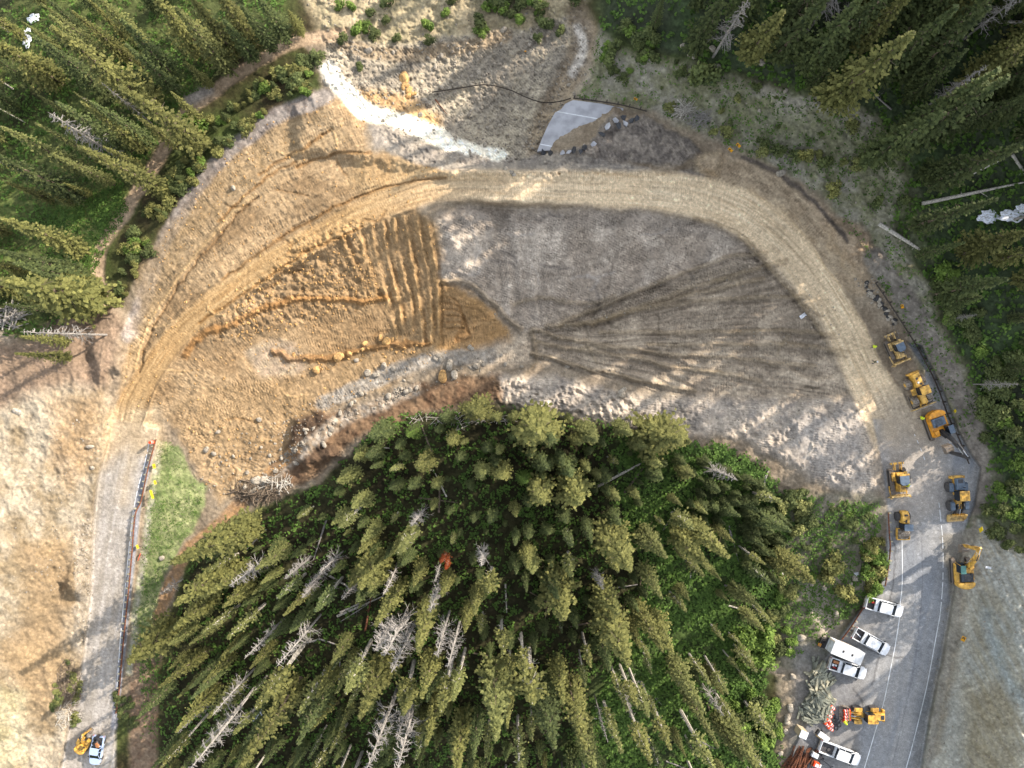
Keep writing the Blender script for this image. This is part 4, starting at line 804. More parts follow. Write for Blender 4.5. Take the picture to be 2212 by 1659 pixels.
fill([(1680,1190),(1760,1230),(1700,1330),(1710,1430),(1680,1440),(1650,1300)], 30, (.5, 1.3), ['leafB', 'leafC', 'leafD'], 'green bush at the edge of the wood beside the pull-out')
fill([(1600,1360),(1660,1360),(1660,1440),(1600,1440)], 14, (1.0, 2.0), ['leafC'], 'bright green bush on the wood floor left of the trailer', 1.4)
fill([(1570,1500),(1670,1480),(1690,1620),(1640,1659),(1600,1600)], 26, (.7, 1.7), ['leafC', 'leafC', 'leafB'], 'bright green bush left of the post heap', 1.3)
fill([(1700,1040),(1760,1060),(1740,1180),(1660,1190)], 26, (.6, 1.6), ['leafB', 'leafB', 'leafD'], 'dark bush below the pale spoil mound')
fill([(1760,1080),(1900,1090),(1880,1160),(1780,1180)], 14, (.35, .8), ['leafB'], 'low bush on the grey ground below the mound')
fill([(2110,760),(2212,760),(2212,1150),(2160,1120),(2120,960)], 34, (.7, 1.8), ['leafB', 'leafB', 'leafC'], 'shaded green bush beyond the gravel bench')
fill([(1990,560),(2110,640),(2110,760),(2060,740)], 20, (.7, 1.7), ['leafB', 'leafC'], 'shaded green bush right of the dark rail')
fill([(2120,1080),(2200,1100),(2212,1230),(2130,1160)], 14, (.6, 1.4), ['leafB'], 'shaded bush behind the yellow excavator')

# ------------------------------------------------------------------ stuff: undergrowth and loose gravel
def undergrowth():
    V = []; Fc = []; T = []; g = random.Random(5)
    zs = [([(1340,930),(1560,960),(1700,1060),(1690,1300),(1650,1500),(1700,1710),(1200,1710),(1320,1450),(1400,1250),(1330,1100)], 11000, .17),(ULF, 6000, .16),(URF, 6000, .2),(GRASS, 1100, .07),(FOREST, 11000, .15),(HILL, 3500, .11),([(1720,1070),(1900,1090),(1890,1280),(1700,1440),(1690,1200)], 2200, .12),([(60,470),(260,400),(280,450),(200,600),(100,560)], 1800, .1),([(300,1380),(350,1380),(345,1600),(310,1600)], 300, .1)]
    for poly, n, s0 in zs:
        xs = [p[0] for p in poly]; ys = [p[1] for p in poly]; k = 0
        while k < n:
            x, y = g.uniform(max(-60, min(xs)), min(2270, max(xs))), g.uniform(max(-60, min(ys)), min(1710, max(ys)))
            if not inpoly((x, y), poly) or g.random() > .25+1.1*float(vn(np.array([x]), np.array([y]), 38, 200)[0])-.2: k += .34; continue
            k += 1; p = gp(x, y); t0 = g.random()
            for q in range(4):
                a = g.uniform(0, 6.28); s = s0*g.uniform(.7, 1.9); c = p+Vector((g.uniform(-.35, .35), g.uniform(-.35, .35), g.uniform(.08, .5))); u = Vector((math.cos(a), math.sin(a), g.uniform(-.4, .4)))*s; w = Vector((-math.sin(a), math.cos(a), g.uniform(-.4, .4)))*s*.7; o = len(V)
                V.extend([tuple(c-u), tuple(c+w), tuple(c+u), tuple(c-w)]); Fc.append((o, o+1, o+2, o+3)); T.extend([min(1, t0*.7+g.uniform(0, .3))]*4)
    me = bpy.data.meshes.new('undergrowth'); me.from_pydata(V, [], Fc); a = me.attributes.new('tint', 'FLOAT', 'POINT'); a.data.foreach_set('value', T); me.materials.append(M['under'])
    o = bpy.data.objects.new('undergrowth', me); link(o); tag(o, 'low leafy undergrowth covering the wood floor and scrub', 'undergrowth', None, 'stuff')
undergrowth()
def stones(name, zs, m, label, seed):
    g = random.Random(seed); V = []; Fc = []
    base = [(1,0,0),(-1,0,0),(0,1,0),(0,-1,0),(0,0,1),(0,0,-1)]; fc = [(0,2,4),(2,1,4),(1,3,4),(3,0,4),(2,0,5),(1,2,5),(3,1,5),(0,3,5)]
    for poly, n, s0, s1 in zs:
        xs = [p[0] for p in poly]; ys = [p[1] for p in poly]; k = 0
        while k < n:
            x, y = g.uniform(min(xs), max(xs)), g.uniform(min(ys), max(ys))
            if not inpoly((x, y), poly): k += .2; continue
            cj = min(NY-1, int(np.searchsorted(AY, y))); ci = min(NX-1, int(np.searchsorted(AX, x)))
            if C[cj, ci, 1] > .6: k += .5; continue
            if g.random() > 1.25*float(vn(np.array([x]), np.array([y]), 24, 210)[0]): k += .5; continue
            k += 1; s = s0+(s1-s0)*g.random()**3; p = gp(x, y, s*.15); a = g.uniform(0, 3.14); ca, sa_ = math.cos(a), math.sin(a); o = len(V); ex, ey, ez = g.uniform(.7, 1.3), g.uniform(.6, 1), g.uniform(.45, .8)
            for bx, by, bz in base:
                j = g.uniform(.8, 1.2); qx, qy = bx*ex*j+g.uniform(-.2, .2), by*ey*j+g.uniform(-.2, .2); V.append((p.x+(qx*ca-qy*sa_)*s, p.y+(qx*sa_+qy*ca)*s, p.z+bz*ez*s*j))
            Fc.extend([tuple(i+o for i in f) for f in fc])
    me = bpy.data.meshes.new(name); me.from_pydata(V, [], Fc); me.materials.append(m); o = bpy.data.objects.new(name, me); link(o); tag(o, label, 'gravel', None, 'stuff')
BAND = [(1060,765),(960,770),(860,795),(760,840),(640,880),(560,920),(440,960),(430,1050),(520,1085),(640,1000),(720,930),(900,850),(1060,812)]
stones('gravel', [(SLIDE, 3600, .08, .34),(BAND, 1900, .05, .24),(TOPHILL, 700, .08, .3),([(160,1130),(205,1120),(200,1330),(175,1400),(160,1300)], 500, .08, .3),(RHILL, 900, .06, .2),([(900,470),(1600,480),(1800,640),(1850,850),(1150,800)], 1900, .05, .2),
  ([(640,960),(700,900),(560,1080),(500,1080)], 500, .1, .4),(HILL, 300, .06, .25),([(1840,600),(1890,600),(1950,700),(1940,730)], 240, .1, .3),([(50,900),(240,900),(190,1200),(0,1400)], 500, .06, .2),(MOUND, 500, .06, .2),([(2040,1300),(2085,1280),(2060,1500),(2010,1650),(1985,1650)], 500, .05, .14),([(870,830),(910,850),(720,910),(690,930),(640,980),(560,1050),(580,1000)], 1200, .1, .36)],
  M['rock'], 'pale loose stones strewn over the slide, the banks and the shoulders', 3)
stones('clods', [(ORANGE, 2300, .07, .26),([(440,740),(560,610),(640,540),(760,480),(800,560),(820,650),(700,690),(560,730)], 900, .08, .34),([(590,750),(660,770),(850,745),(930,740),(930,760),(700,800)], 160, .1, .4),([(240,560),(300,560),(420,430),(640,260),(700,220),(600,330),(450,470),(330,640)], 300, .07, .2)], M['rocko'], 'ochre clods and stones scattered over the orange fill', 4)

# ------------------------------------------------------------------ boulders
def rock_mesh(seed):
    g = random.Random(seed); bm = bmesh.new(); bmesh.ops.create_icosphere(bm, subdivisions=3, radius=1.0)
    pl = [(Vector((g.gauss(0, 1), g.gauss(0, 1), g.gauss(0, 1))).normalized(), g.uniform(.62, .88)) for _ in range(9)]
    for v in bm.verts:
        for n, d in pl:
            e = v.co.dot(n)-d
            if e > 0: v.co -= n*e*.9
        v.co *= 1+g.uniform(-.025, .025)
    me = bpy.data.meshes.new('boulder'); bm.to_mesh(me); bm.free(); return me
ROCKS = [rock_mesh(i) for i in range(6)]
def boulder(x, y, r, m='rock', lab=None):
    o = bpy.data.objects.new('boulder', cm(R.choice(ROCKS), M[m])); link(o); o.location = gp(x, y, r*.25); o.scale = (r*R.uniform(.9, 1.25), r*R.uniform(.75, 1), r*R.uniform(.55, .8)); o.rotation_euler = (R.uniform(-.3, .3), R.uniform(-.3, .3), R.uniform(0, 6.28)); tag(o, lab, 'boulder', lab)
for i, (x, y, r) in enumerate([(874,171,1.15),(877,186,.7),(884,197,.75),(882,208,.6),(892,204,.6),(871,190,.5)]): boulder(x, y, r, 'rocko', 'largest ochre boulder topping the cluster on the slide' if i == 0 else 'ochre boulder in the tight cluster on the slide')
for x, y, r in [(927,226,.75),(916,217,.55),(954,190,.5),(971,192,.45),(1019,165,.4),(998,165,.35),(1034,158,.45),(1088,65,.6),(1150,80,.4),(1105,372,.4),(1110,378,.35),(1092,366,.5),(796,111,.7),(908,249,.5)]: boulder(x, y, r, 'rock', 'pale boulder lying on the slide debris')
for x, y, r in [(835,737,.85),(822,730,.5),(731,772,.85),(740,768,.5),(755,764,.5),(684,800,.8),(788,742,.5),(848,733,.4)]: boulder(x, y, r, 'rocko', 'ochre boulder on the lower lip of the orange floor')
for x, y, r in [(971,789,.9),(956,813,1.0),(982,810,.85),(1029,791,.7),(948,768,.6),(942,775,.55),(952,777,.5),(995,785,.5),(1045,788,.45),(1037,783,.45),(1092,787,.4),(1083,768,.35),(1127,792,.35),(1015,750,.5),(1020,754,.4)]: boulder(x, y, r, 'rock' if x != 956 else 'rocko', 'round pale boulder on the grey bench below the tracked pad')
for x, y, r in [(1343,851,.85),(1346,843,.6),(1225,793,.4)]: boulder(x, y, r, 'rock', 'pale boulder perched on the pinkish spoil bank')
for x, y, r in [(471,933,.4),(446,971,.55),(462,980,.5),(554,1037,.9),(572,1037,.8),(596,1017,.5),(530,1052,.5),(560,906,.55),(716,928,.7),(712,936,.5),(609,990,.4),(770,778,.5),(794,805,.65),(812,810,.6),(830,790,.55),(850,797,.5),(878,845,.6),(886,842,.5),(780,850,.6),(900,838,.5),(840,856,.6),(700,960,.5),(640,1000,.5),(545,1062,.6),(760,872,.5),(735,893,.45)]: boulder(x, y, r, 'rock', 'white boulder in the rubble band above the wood')
for x, y, r in [(1707,1528,.62),(1699,1550,.66),(1699,1560,.5),(1697,1579,.6),(1712,1461,.55),(1686,1627,.5),(1705,1401,.45),(1730,1377,.8),(1846,1249,.65),(1837,1262,.5),(1806,1325,.6),(1780,1270,.5),(1755,1262,.5)]: boulder(x, y, r, 'rock', 'white boulder on the verge left of the parked vehicles' if y > 1370 else 'white boulder on the grey slope above the trucks')
for x, y, r in [(1686,374,.75),(1495,121,.7),(1538,107,.6),(1550,145,.6),(1645,135,.7),(1696,197,.4),(1640,240,.35),(1475,100,.5)]: boulder(x, y, r, 'rock', 'pale boulder on the shaded hillside above the road')
for x, y, r in [(38,889,.7),(195,965,.5),(200,1010,.4),(350,1205,.5),(505,407,.5)]: boulder(x, y, r, 'rock', 'pale boulder on the left cut slope')
for i in range(20):
    while True:
        x, y = R.uniform(430, 1060), R.uniform(760, 1090)
        if inpoly((x, y), BAND): break
    boulder(x, y, R.uniform(.2, .4), 'rock', 'small pale boulder among the rubble of the lower bank')
for i in range(40):
    while True:
        x, y = R.uniform(830, 1260), R.uniform(90, 340)
        if inpoly((x, y), SLIDE): break
    boulder(x, y, R.uniform(.22, .45), 'rock', 'small pale stone block half sunk in the slide')

# ------------------------------------------------------------------ logs, slash, snow
def log(p0, p1, r, m='pale', lab='', lift=.25, nm='fallen_log', br=6):
    a = gp(*p0); b = gp(*p1); a.z += lift; b.z += lift; L = (b-a).length; t = MB(); g = random.Random(int(p0[0]+p1[1]))
    mid = a.lerp(b, .5); mid.z = max(mid.z, gp((p0[0]+p1[0])/2, (p0[1]+p1[1])/2).z+lift)
    loc = a.copy(); t.tube([a-loc, mid-loc, b-loc], [r, r*.8, r*.4], 7)
    for k in range(br):
        f = g.uniform(.35, .95); q = (a.lerp(mid, f*2) if f < .5 else mid.lerp(b, f*2-1))-loc; w = Vector((g.uniform(-1, 1), g.uniform(-1, 1), g.uniform(0, .8)))*g.uniform(.4, 1.0); t.tube([q, q+w], [r*.25, .012], 3, False)
    o = t.build(nm, M[m], None, False, loc); tag(o, lab, 'fallen log')
for p0, p1, r, m, l in [((1897,484),(1996,547),.36,'pale','thick pale log lying at the edge of the dark wood right of the hillside'),((1989,441),(2208,395),.3,'pale','very long pale log lying in the dark wood above the snow'),((2184,335),(2216,384),.25,'pale','short log crossing the right edge of the dark wood'),((2160,345),(2088,383),.2,'pale','thin pale log slanting in the dark right hand wood'),
  ((2216,52),(2136,50),.3,'pale','pale log at the top right corner'),((1924,238),(1874,195),.14,'snag','thin grey log at the upper rim of the hillside'),((1280,1056),(1408,988),.24,'pale','long pale log in the clearing right of centre'),((1348,1064),(1394,1004),.2,'bark','darker log crossing beneath the clearing log'),
  ((934,981),(909,914),.2,'bark','log near the top edge of the wood left of the round spruce'),((965,940),(1014,917),.15,'pale','short thin log below the round spruce'),((842,968),(808,965),.12,'pale','short thin log at the left upper edge of the wood'),((948,1107),(951,1029),.2,'bark','dark upright lying log in the middle of the wood'),((965,1073),(936,1013),.14,'pale','thin log left of the middle of the wood'),
  ((729,1330),(830,1286),.22,'pale','grey log in the open gap left of centre'),((735,1322),(826,1280),.16,'pale','thinner log lying next to the grey gap log'),((700,1236),(794,1289),.18,'pale','log slanting down into the gap left of centre'),((789,1362),(808,1259),.18,'rust','reddish fallen trunk crossing the gap'),((1640,1075),(1660,1010),.22,'pale','grey log stub below the pale mound'),
  ((1690,1240),(1660,1200),.16,'pale','thin log below the dark bushes'),((1930,1010),(1945,1060),.0,'pale','')]:
    if r: log(p0, p1, r, m, l)
for i in range(34):
    while True:
        x, y = R.uniform(520, 1640), R.uniform(1040, 1650)
        if inpoly((x, y), FB_IN): break
    a = R.uniform(0, 3.14); L = R.uniform(35, 90); log((x, y), (x+math.cos(a)*L, y+math.sin(a)*L), R.uniform(.09, .17), R.choice(['pale', 'snag', 'bark']), 'thin fallen trunk on the wood floor '+zone(x, y), .2)
    for o in [COL.objects[-1]]: o['group'] = o['label']
def slash(x, y, rx, ry, n, L, m, lab, seed, rr=.05, tall=.9, nm='brush_pile'):
    g = random.Random(seed); t = MB(); c = gp(x, y)
    for k in range(n):
        a = g.uniform(0, 6.28); q = g.random()**.6; px, py = x+math.cos(a)*rx*q, y+math.sin(a)*ry*q; p = gp(px, py)-c; p.z += g.uniform(.05, tall*(1-q)+.15); b = g.gauss(.6, .7); l = g.uniform(.5, 1)*L
        d = Vector((math.cos(b)*l, math.sin(b)*l, g.uniform(-.2, .25)*l)); t.tube([p-d*.5, p+d*.5], [rr*g.uniform(.6, 1.6), rr*.5], 4)
    return tag(t.build(nm, M[m], None, False, c), lab, 'brush pile')
slash(560, 1060, 60, 26, 170, 2.6, 'bark', 'brown pile of splintered tree debris at the lower left rim of the fill', 1, .08, 1.3)
slash(590, 1045, 40, 16, 60, 2.6, 'pale', 'pale splintered logs lying on the brown debris pile', 2, .08, 1.5)
slash(1478, 238, 20, 10, 60, 3.2, 'pale', 'heap of peeled brown sticks beside the broken pavement', 3, .06, .9)
slash(1512, 256, 24, 14, 70, 3.2, 'snag', 'grey bare branches fanned out beside the stick heap', 4, .04, .7)
slash(150, 1480, 26, 60, 170, 2.4, 'bark', 'long brush heap along the left road edge', 5, .05, 1.2)
slash(148, 1545, 26, 30, 100, 2.2, 'pale', 'yellowish cut brush above the small excavator', 6, .045, 1.0)
slash(1000, 905, 120, 12, 80, 2.4, 'pale', 'loose pale branches along the upper edge of the wood', 7, .05, .5)
slash(20, 690, 26, 26, 50, 5, 'snag', 'tangle of fallen grey trunks at the left edge', 8, .11, 1.4)
for i in range(16): shrub(R.uniform(115, 170), R.uniform(1430, 1590), R.uniform(.5, 1.1), R.choice(['leafD', 'leafB', 'leafD']), 'drab cut greenery in the brush heap by the left road', .7)
for i in range(12): shrub(R.uniform(250, 290), R.uniform(1500, 1570), R.uniform(.5, 1.0), R.choice(['leafD', 'leafB']), 'drab green cuttings along the end of the left guardrail', .6)
for x, y, rx, ry, l in [(2136,468,1.9,1.0,'pointed white snow patch in the dark right hand wood'),(2188,467,2.0,1.1,'lobed white snow patch at the right edge of the wood'),(2208,452,1.0,.7,'small snow patch touching the right edge'),(75,42,1.1,.8,'bluish snow patch in the upper left wood'),(62,84,.8,1.6,'second bluish snow patch, below the first in the upper left wood'),(546,1548,1.1,.5,'small snow patch in the lower left of the central wood'),(563,1540,.8,.9,'upright snow patch beside the small one in the lower wood')]:
    me = bpy.data.meshes.new('snow_patch'); bm = bmesh.new(); bmesh.ops.create_icosphere(bm, subdivisions=4, radius=1); g = random.Random(int(x))
    for v in bm.verts:
        a = math.atan2(v.co.y, v.co.x); k = 1+.16*math.sin(2*a+x)+.12*math.sin(5*a+y)+.08*math.sin(9*a+x)+.05*math.sin(17*a); v.co.x *= k; v.co.y *= k
    bm.to_mesh(me); bm.free(); me.materials.append(M['snow']); me.polygons.foreach_set('use_smooth', [True]*len(me.polygons)); o = bpy.data.objects.new('snow_patch', me); link(o); o.location = gp(x, y, .35); o.scale = (rx, ry, .16); tag(o, l, 'snow')

# ------------------------------------------------------------------ vehicles: +X is forward, z = 0 the ground
def place(px, py, hm=1.0):
    bx, by = base_of(px, py, hm); return gp(bx, by, .02)
def wheel(parent, x, y, z, r, w, rim='yellow', name='wheel', lug=0):
    t = MB(); s = 1 if y > 0 else -1
    t.lathe([(r*.55, -w/2), (r*.9, -w/2), (r, -w*.38), (r, w*.38), (r*.9, w/2), (r*.55, w/2)], (0, 0, 0), 'y', 22)
    if lug:
        for k in range(18):
            a = k*math.pi/9
            for q in (-1, 1): t.box((math.cos(a+q*.08)*r, q*w*.24, math.sin(a+q*.08)*r), (.09, w*.42, .09), (0, -math.degrees(a), 0))
    o = t.build(name, M['tyre'], parent, False, (x, y, z)); rm = MB()
    rm.lathe([(r*.56, -w*.3), (r*.56, w*.3*1), (r*.5, w*.34), (r*.18, w*.2), (r*.14, w*.38), (.02, w*.38)], (0, 0, 0), 'y', 16)
    if s < 0: rm.v = [(a, -b, c) for a, b, c in rm.v]
    rm.build('rim', M[rim], o); return o
def crawler(parent, y, L, h, w, x0=0, m='track'):
    """one track: a stadium loop with grouser bars and a frame inside"""
    t = MB(); r = h/2; n = 8; P = [(x0+L/2-r+r*math.cos(a), r+r*math.sin(a)) for a in [(-math.pi/2+math.pi*k/n) for k in range(n+1)]]+[(x0-L/2+r+r*math.cos(a), r+r*math.sin(a)) for a in [(math.pi/2+math.pi*k/n) for k in range(n+1)]]
    t.prof(P, y-w/2, y+w/2, .02); k = x0-L/2+r*.6
    while k < x0+L/2-r*.5: t.box((k, y, h+.02), (.06, w*.98, .07)); t.box((k, y, .03), (.06, w*.98, .05)); k += .22
    for s, cx in ((1, x0+L/2-r), (-1, x0-L/2+r)):
        for a in (-50, -25, 0, 25, 50):
            q = math.radians(a); t.box((cx+s*math.cos(q)*(r+.01), y, r+math.sin(q)*r), (.08, w*.98, .06), (0, -s*a, 0))
    o = t.build('track', M[m], parent); f = MB(); f.box((x0, y, r), (L-2*r, w*1.06, h*.45), None, .03)
    for cx in (x0+L/2-r, x0-L/2+r): f.lathe([(r*.55, -w*.55), (r*.55, w*.55)], (cx, y, r), 'y', 12)
    f.build('track_frame', M['dark'], o); return o

def pickup(px, py, ang, L, label, bedlen=1.75, load=None, box=False, group='white pickups parked in the pull-out', body='white'):
    e = empty('pickup_truck', place(px, py, 1.0), math.radians(ang), label, 'pickup truck', group); w = 1.96; f = L/2; r_ = -L/2
    hood0 = f-1.35; wind0 = hood0-.05; roof0 = wind0-.75; roof1 = r_+bedlen+.55; cabr = r_+bedlen+.12
    b = MB()
    side = [(r_+.05, .5), (r_+.02, 1.05), (cabr, 1.08), (hood0, 1.12), (f-.5, 1.06), (f-.08, .92), (f, .7), (f-.05, .42), (r_+.2, .38)]
    pl = [(f-.02, -.55), (f, 0), (f-.02, .55), (f-.22, .84), (f-.6, .95), (f-1.2, .98), (cabr, .98), (cabr, -.98), (f-1.2, -.98), (f-.6, -.95), (f-.22, -.84)]
    b.plan(pl, .4, .98, .05); b.plan([(x*.985-.02 if x > 0 else x, y*.9) for x, y in pl], .97, 1.1, .04)
    for s in (-1, 1): b.box(((r_+cabr)/2, s*.92, .74), (cabr-r_-.02, .13, .68), None, .03); b.box((f-1.0, s*.95, .8), (1.0, .12, .25), None, .05)
    b.box((cabr-.03, 0, .82), (.09, 1.75, .62), None, .02); b.box(((r_+cabr)/2, 0, .47), (cabr-r_, 1.75, .1))
    b.build('body', M[body], e); MB().box(((r_+cabr)/2+.02, 0, .545), (cabr-r_-.14, 1.68, .03)).build('bed_liner', M['bed'], e)
    MB().box((r_+.05, 0, .78), (.09, 1.74, .6), None, .02).build('tailgate', M[body], e)
    g = MB(); q = [(cabr+.0, 1.09), (roof1-.25, 1.62), (roof0+.02, 1.65), (wind0+.25, 1.09)]
    vs = []
    for x, z in q: k = .90 if z < 1.3 else .76; vs += [(x, -k, z), (x, k, z)]
    g.add(vs, [(0, 1, 3, 2), (2, 3, 5, 4), (4, 5, 7, 6), (6, 7, 1, 0), (0, 2, 4, 6), (1, 7, 5, 3)]); g.build('windows', M['glass'], e)
    c = MB(); c.plan([(roof0+.12, -.62), (roof0+.14, .62), (roof0-.05, .77), (roof1-.3, .78), (roof1-.38, .6), (roof1-.38, -.6), (roof1-.3, -.78), (roof0-.05, -.77)], 1.63, 1.75, .04)
    c.box((roof0-.8, 0, 1.78), (.16, .12, .05), None, .02)
    for s in (-1, 1):
        for x0, z0, x1, z1 in ((wind0+.18, 1.1, roof0+.05, 1.66), ((wind0+cabr)/2-.1, 1.1, (roof0+roof1)/2-.1, 1.66), (cabr+.05, 1.1, roof1-.28, 1.64)): c.tube([(x0, s*.915, z0), (x1, s*.785, z1)], .045, 5)
    c.build('roof', M[body], e)
    for s in (-1, 1):
        MB().box((wind0+.05, s*1.1, 1.15), (.12, .22, .2), None, .03).build('mirror', M['black'] if s > 0 else M['black'], e)
        MB().box((f-.09, s*.72, .78), (.16, .34, .16), None, .03).build('headlight', M['refl'], e)
        MB().box((r_+.02, s*.9, .82), (.07, .13, .3), None, .01).build('tail_light', M['red'], e)
        for x in (f-1.0, r_+1.05): wheel(e, x, s*.9, .38, .38, .26, 'steel')
    bu = MB(); bu.box((r_-.08, 0, .5), (.18, 1.8, .16), None, .04); bu.build('rear_bumper', M['steel'], e); MB().box((f+.02, 0, .5), (.16, 1.7, .2), None, .05).build('front_bumper', M['steel'], e)
    if box: MB().box((cabr-.3, 0, 1.06), (.45, 1.84, .22), None, .03).build('toolbox', M['white'], e)
    e['cx'] = 0; del e['cx']; return e, r_, cabr
def load(e, x, y, z, mb, nm, m, lab, cat):
    """something lying in a truck bed: stays a thing of its own"""
    c, s = math.cos(e.rotation_euler.z), math.sin(e.rotation_euler.z); p = Vector((x*c-y*s, x*s+y*c, z))+e.location
    return tag(mb.build(nm, M[m], None, False, p, e.rotation_euler.z), lab, cat)
e, r_, cb = pickup(1911, 1312, -15, 5.9, 'white pickup nearest the right guardrail with a red can in its bed', 1.75, box=True)
load(e, r_+1.1, .25, .57, MB().box((0, 0, .16), (.38, .26, .32), (0, 0, 20), .04).box((.02, 0, .36), (.2, .05, .06), None, .02), 'fuel_can', 'red', 'red fuel can in the bed of the topmost white pickup', 'can')
e, r_, cb = pickup(1883, 1387, -29, 6.1, 'white pickup above the enclosed trailer with a pale board across its bed', 1.8, box=True)
load(e, r_+.75, .0, .57, MB().box((0, 0, .05), (1.3, .16, .07), (0, 0, -18)), 'board', 'white', 'long pale board lying in the bed of the second white pickup', 'board')
e, r_, cb = pickup(1832, 1445, -17.5, 5.9, 'white pickup below the enclosed trailer with boxes in its bed', 1.75, box=True)
load(e, r_+.9, .42, .57, MB().box((0, 0, .2), (.9, .42, .4), None, .02), 'cardboard_box', 'brown', 'brown box in the bed of the pickup under the trailer', 'box')
load(e, r_+.6, -.15, .57, MB().box((0, 0, .15), (.34, .36, .3), None, .03), 'cooler', 'white', 'white cooler beside the brown box, nearer the tailgate', 'cooler')
load(e, r_+1.05, -.1, .57, MB().box((0, 0, .15), (.3, .3, .3), (0, 0, 8), .03), 'storage_tub', 'refl', 'pale tub between the cooler and the cab in the loaded pickup', 'tub')
load(e, r_+1.1, -.52, .57, MB().box((0, 0, .1), (.5, .14, .14), (0, 0, -15), .02).box((-.3, .02, .1), (.12, .2, .2), None, .02), 'hand_tool', 'red', 'small red tool at the edge of the loaded pickup bed', 'tool')
e, r_, cb = pickup(1815, 1628, -20.6, 6.6, 'white pickup at the bottom of the pull-out with an empty black bed', 2.35)
load(e, r_+1.6, -.2, .57, MB().lathe([(.1, 0), (.24, .0), (.3, .07), (.24, .14), (.1, .14)], (0, 0, 0), 'z', 18), 'spare_tyre', 'tyre', 'tyre lying in the bed of the lowest white pickup', 'tyre')
e, r_, cb = pickup(207, 1622, -99, 5.0, 'pale blue pickup piled with black gear beside the small yellow excavator', 1.6, group='pickup at the lower left corner', body='bluecar'); e.scale = (.9, .9, .9)
g_ = random.Random(4)
for k in range(9): load(e, r_+.2+g_.random()*1.5, g_.uniform(-.6, .6), .57+g_.random()*.25, MB().box((0, 0, .2), (g_.uniform(.4, .9), g_.uniform(.3, .6), g_.uniform(.25, .5)), (g_.uniform(-15, 15), g_.uniform(-15, 15), g_.uniform(0, 180)), .05), 'gear_bag', ['black', 'black', 'dark', 'bed', 'brown'][k % 5], 'dark bag in the heap of gear on the lower left pickup', 'bag')['group'] = 'gear on the lower left pickup'

def trailer():
    e = empty('enclosed_trailer', place(1824, 1405, 1.3), math.radians(-22.5), 'long white enclosed trailer with two roof vents between two pickups', 'trailer')
    MB().box((0, 0, 1.45), (5.0, 2.05, 2.0), None, .05).build('box_body', M['white'], e); r = MB().box((0, 0, 2.47), (5.02, 2.07, .05), None, .02)
    for k in range(12): r.box((-2.3+k*.42, 0, 2.5), (.03, 1.95, .012))
    ro = r.build('roof', M['refl'], e)
    for x in (-.75, .75):
        v = MB().box((x, 0, 2.53), (.26, .34, .06), None, .01); v.build('roof_vent', M['dark'], e)
    f = MB().box((-.2, 0, .42), (5.2, 1.7, .1)); f.tube([(-2.5, .7, .42), (-3.5, 0, .42), (-2.5, -.7, .42)], .05, 5); f.build('chassis', M['dark'], e)
    for s in (-1, 1):
        for x in (-.4, .45): wheel(e, x, s*1.0, .36, .36, .22, 'white')
        MB().box((0, s*1.06, .8), (1.8, .12, .08), None, .02).build('mudguard', M['steel'], e)
    d = MB().box((-2.95, .95, 1.45), (.85, .05, 1.8), (0, 0, -18)); d.build('door', M['tan'], e)
    g = empty('generator', place(1779, 1390, .8), math.radians(-22.5), 'dark generator frame with an amber lid and a yellow cap behind the enclosed trailer', 'generator')
    MB().box((0, 0, .45), (1.0, 1.5, .5), None, .04).build('housing', M['dark'], g); MB().box((-.5, -.42, .78), (.5, .5, .16), None, .04).build('lid', M['orangey'], g); MB().lathe([(.02, .1), (.15, .1), (.15, 0), (.02, 0)], (.35, .35, .72), 'z', 14).build('cap', M['sign'], g)
    fr = MB(); [fr.tube([(x, y, .05), (x, y, .95)], .03, 5) for x in (-.6, .6) for y in (-.8, .8)]; fr.tube([(-.6, -.8, .95), (.6, -.8, .95), (.6, .8, .95), (-.6, .8, .95), (-.6, -.8, .95)], .03, 5); fr.build('frame', M['steel'], g)
    for s in (-1, 1): wheel(g, 0, s*.82, .22, .22, .15, 'steel')
trailer()

def bucket_mb(w, r, teeth=6):
    """open bucket, mouth towards +x, hinge at the origin"""
    t = MB(); P = [(.05, .1), (-.25, .0), (-.42, -.35), (-.3, -.75), (.1, -.95), (.55, -.85)]; P = [(x*r, z*r) for x, z in P]; th = .05
    for i in range(len(P)-1):
        (x1, z1), (x2, z2) = P[i], P[i+1]; L = math.hypot(x2-x1, z2-z1); a = math.degrees(math.atan2(z2-z1, x2-x1)); t.box(((x1+x2)/2, 0, (z1+z2)/2), (L+.03, w, th), (0, -a, 0))
    for s in (-1, 1): t.prof(P+[(.35*r, -.3*r)], s*w/2-.02, s*w/2+.02)
    k = MB()
    for i in range(teeth): k.box((.68*r, -w/2+.08+i*(w-.16)/(teeth-1), -.83*r), (.3*r, .09, .07), (0, 8, 0))
    return t, k
def limb(pts, h, w, m, name, parent, y=0):
    """arm as a deep box girder through XZ points with given depths"""
    up = []; dn = []
    for i, (x, z) in enumerate(pts):
        a, b = pts[max(i-1, 0)], pts[min(i+1, len(pts)-1)]; dx, dz = b[0]-a[0], b[1]-a[1]; L = math.hypot(dx, dz); nx, nz = -dz/L*h[i]/2, dx/L*h[i]/2
        up.append((x+nx, z+nz)); dn.append((x-nx, z-nz))
    return MB().prof(up+dn[::-1], y-w/2, y+w/2, .03).build(name, M[m], parent)
def ram(parent, a, b, y, r=.09):
    mid = ((a[0]+b[0])/2, (a[1]+b[1])/2); o = MB().tube([(a[0], y, a[1]), (mid[0], y, mid[1])], r, 8).build('ram', M['black'], parent); MB().tube([(mid[0], y, mid[1]), (b[0], y, b[1])], r*.6, 8).build('rod', M['chrome'], o); return o
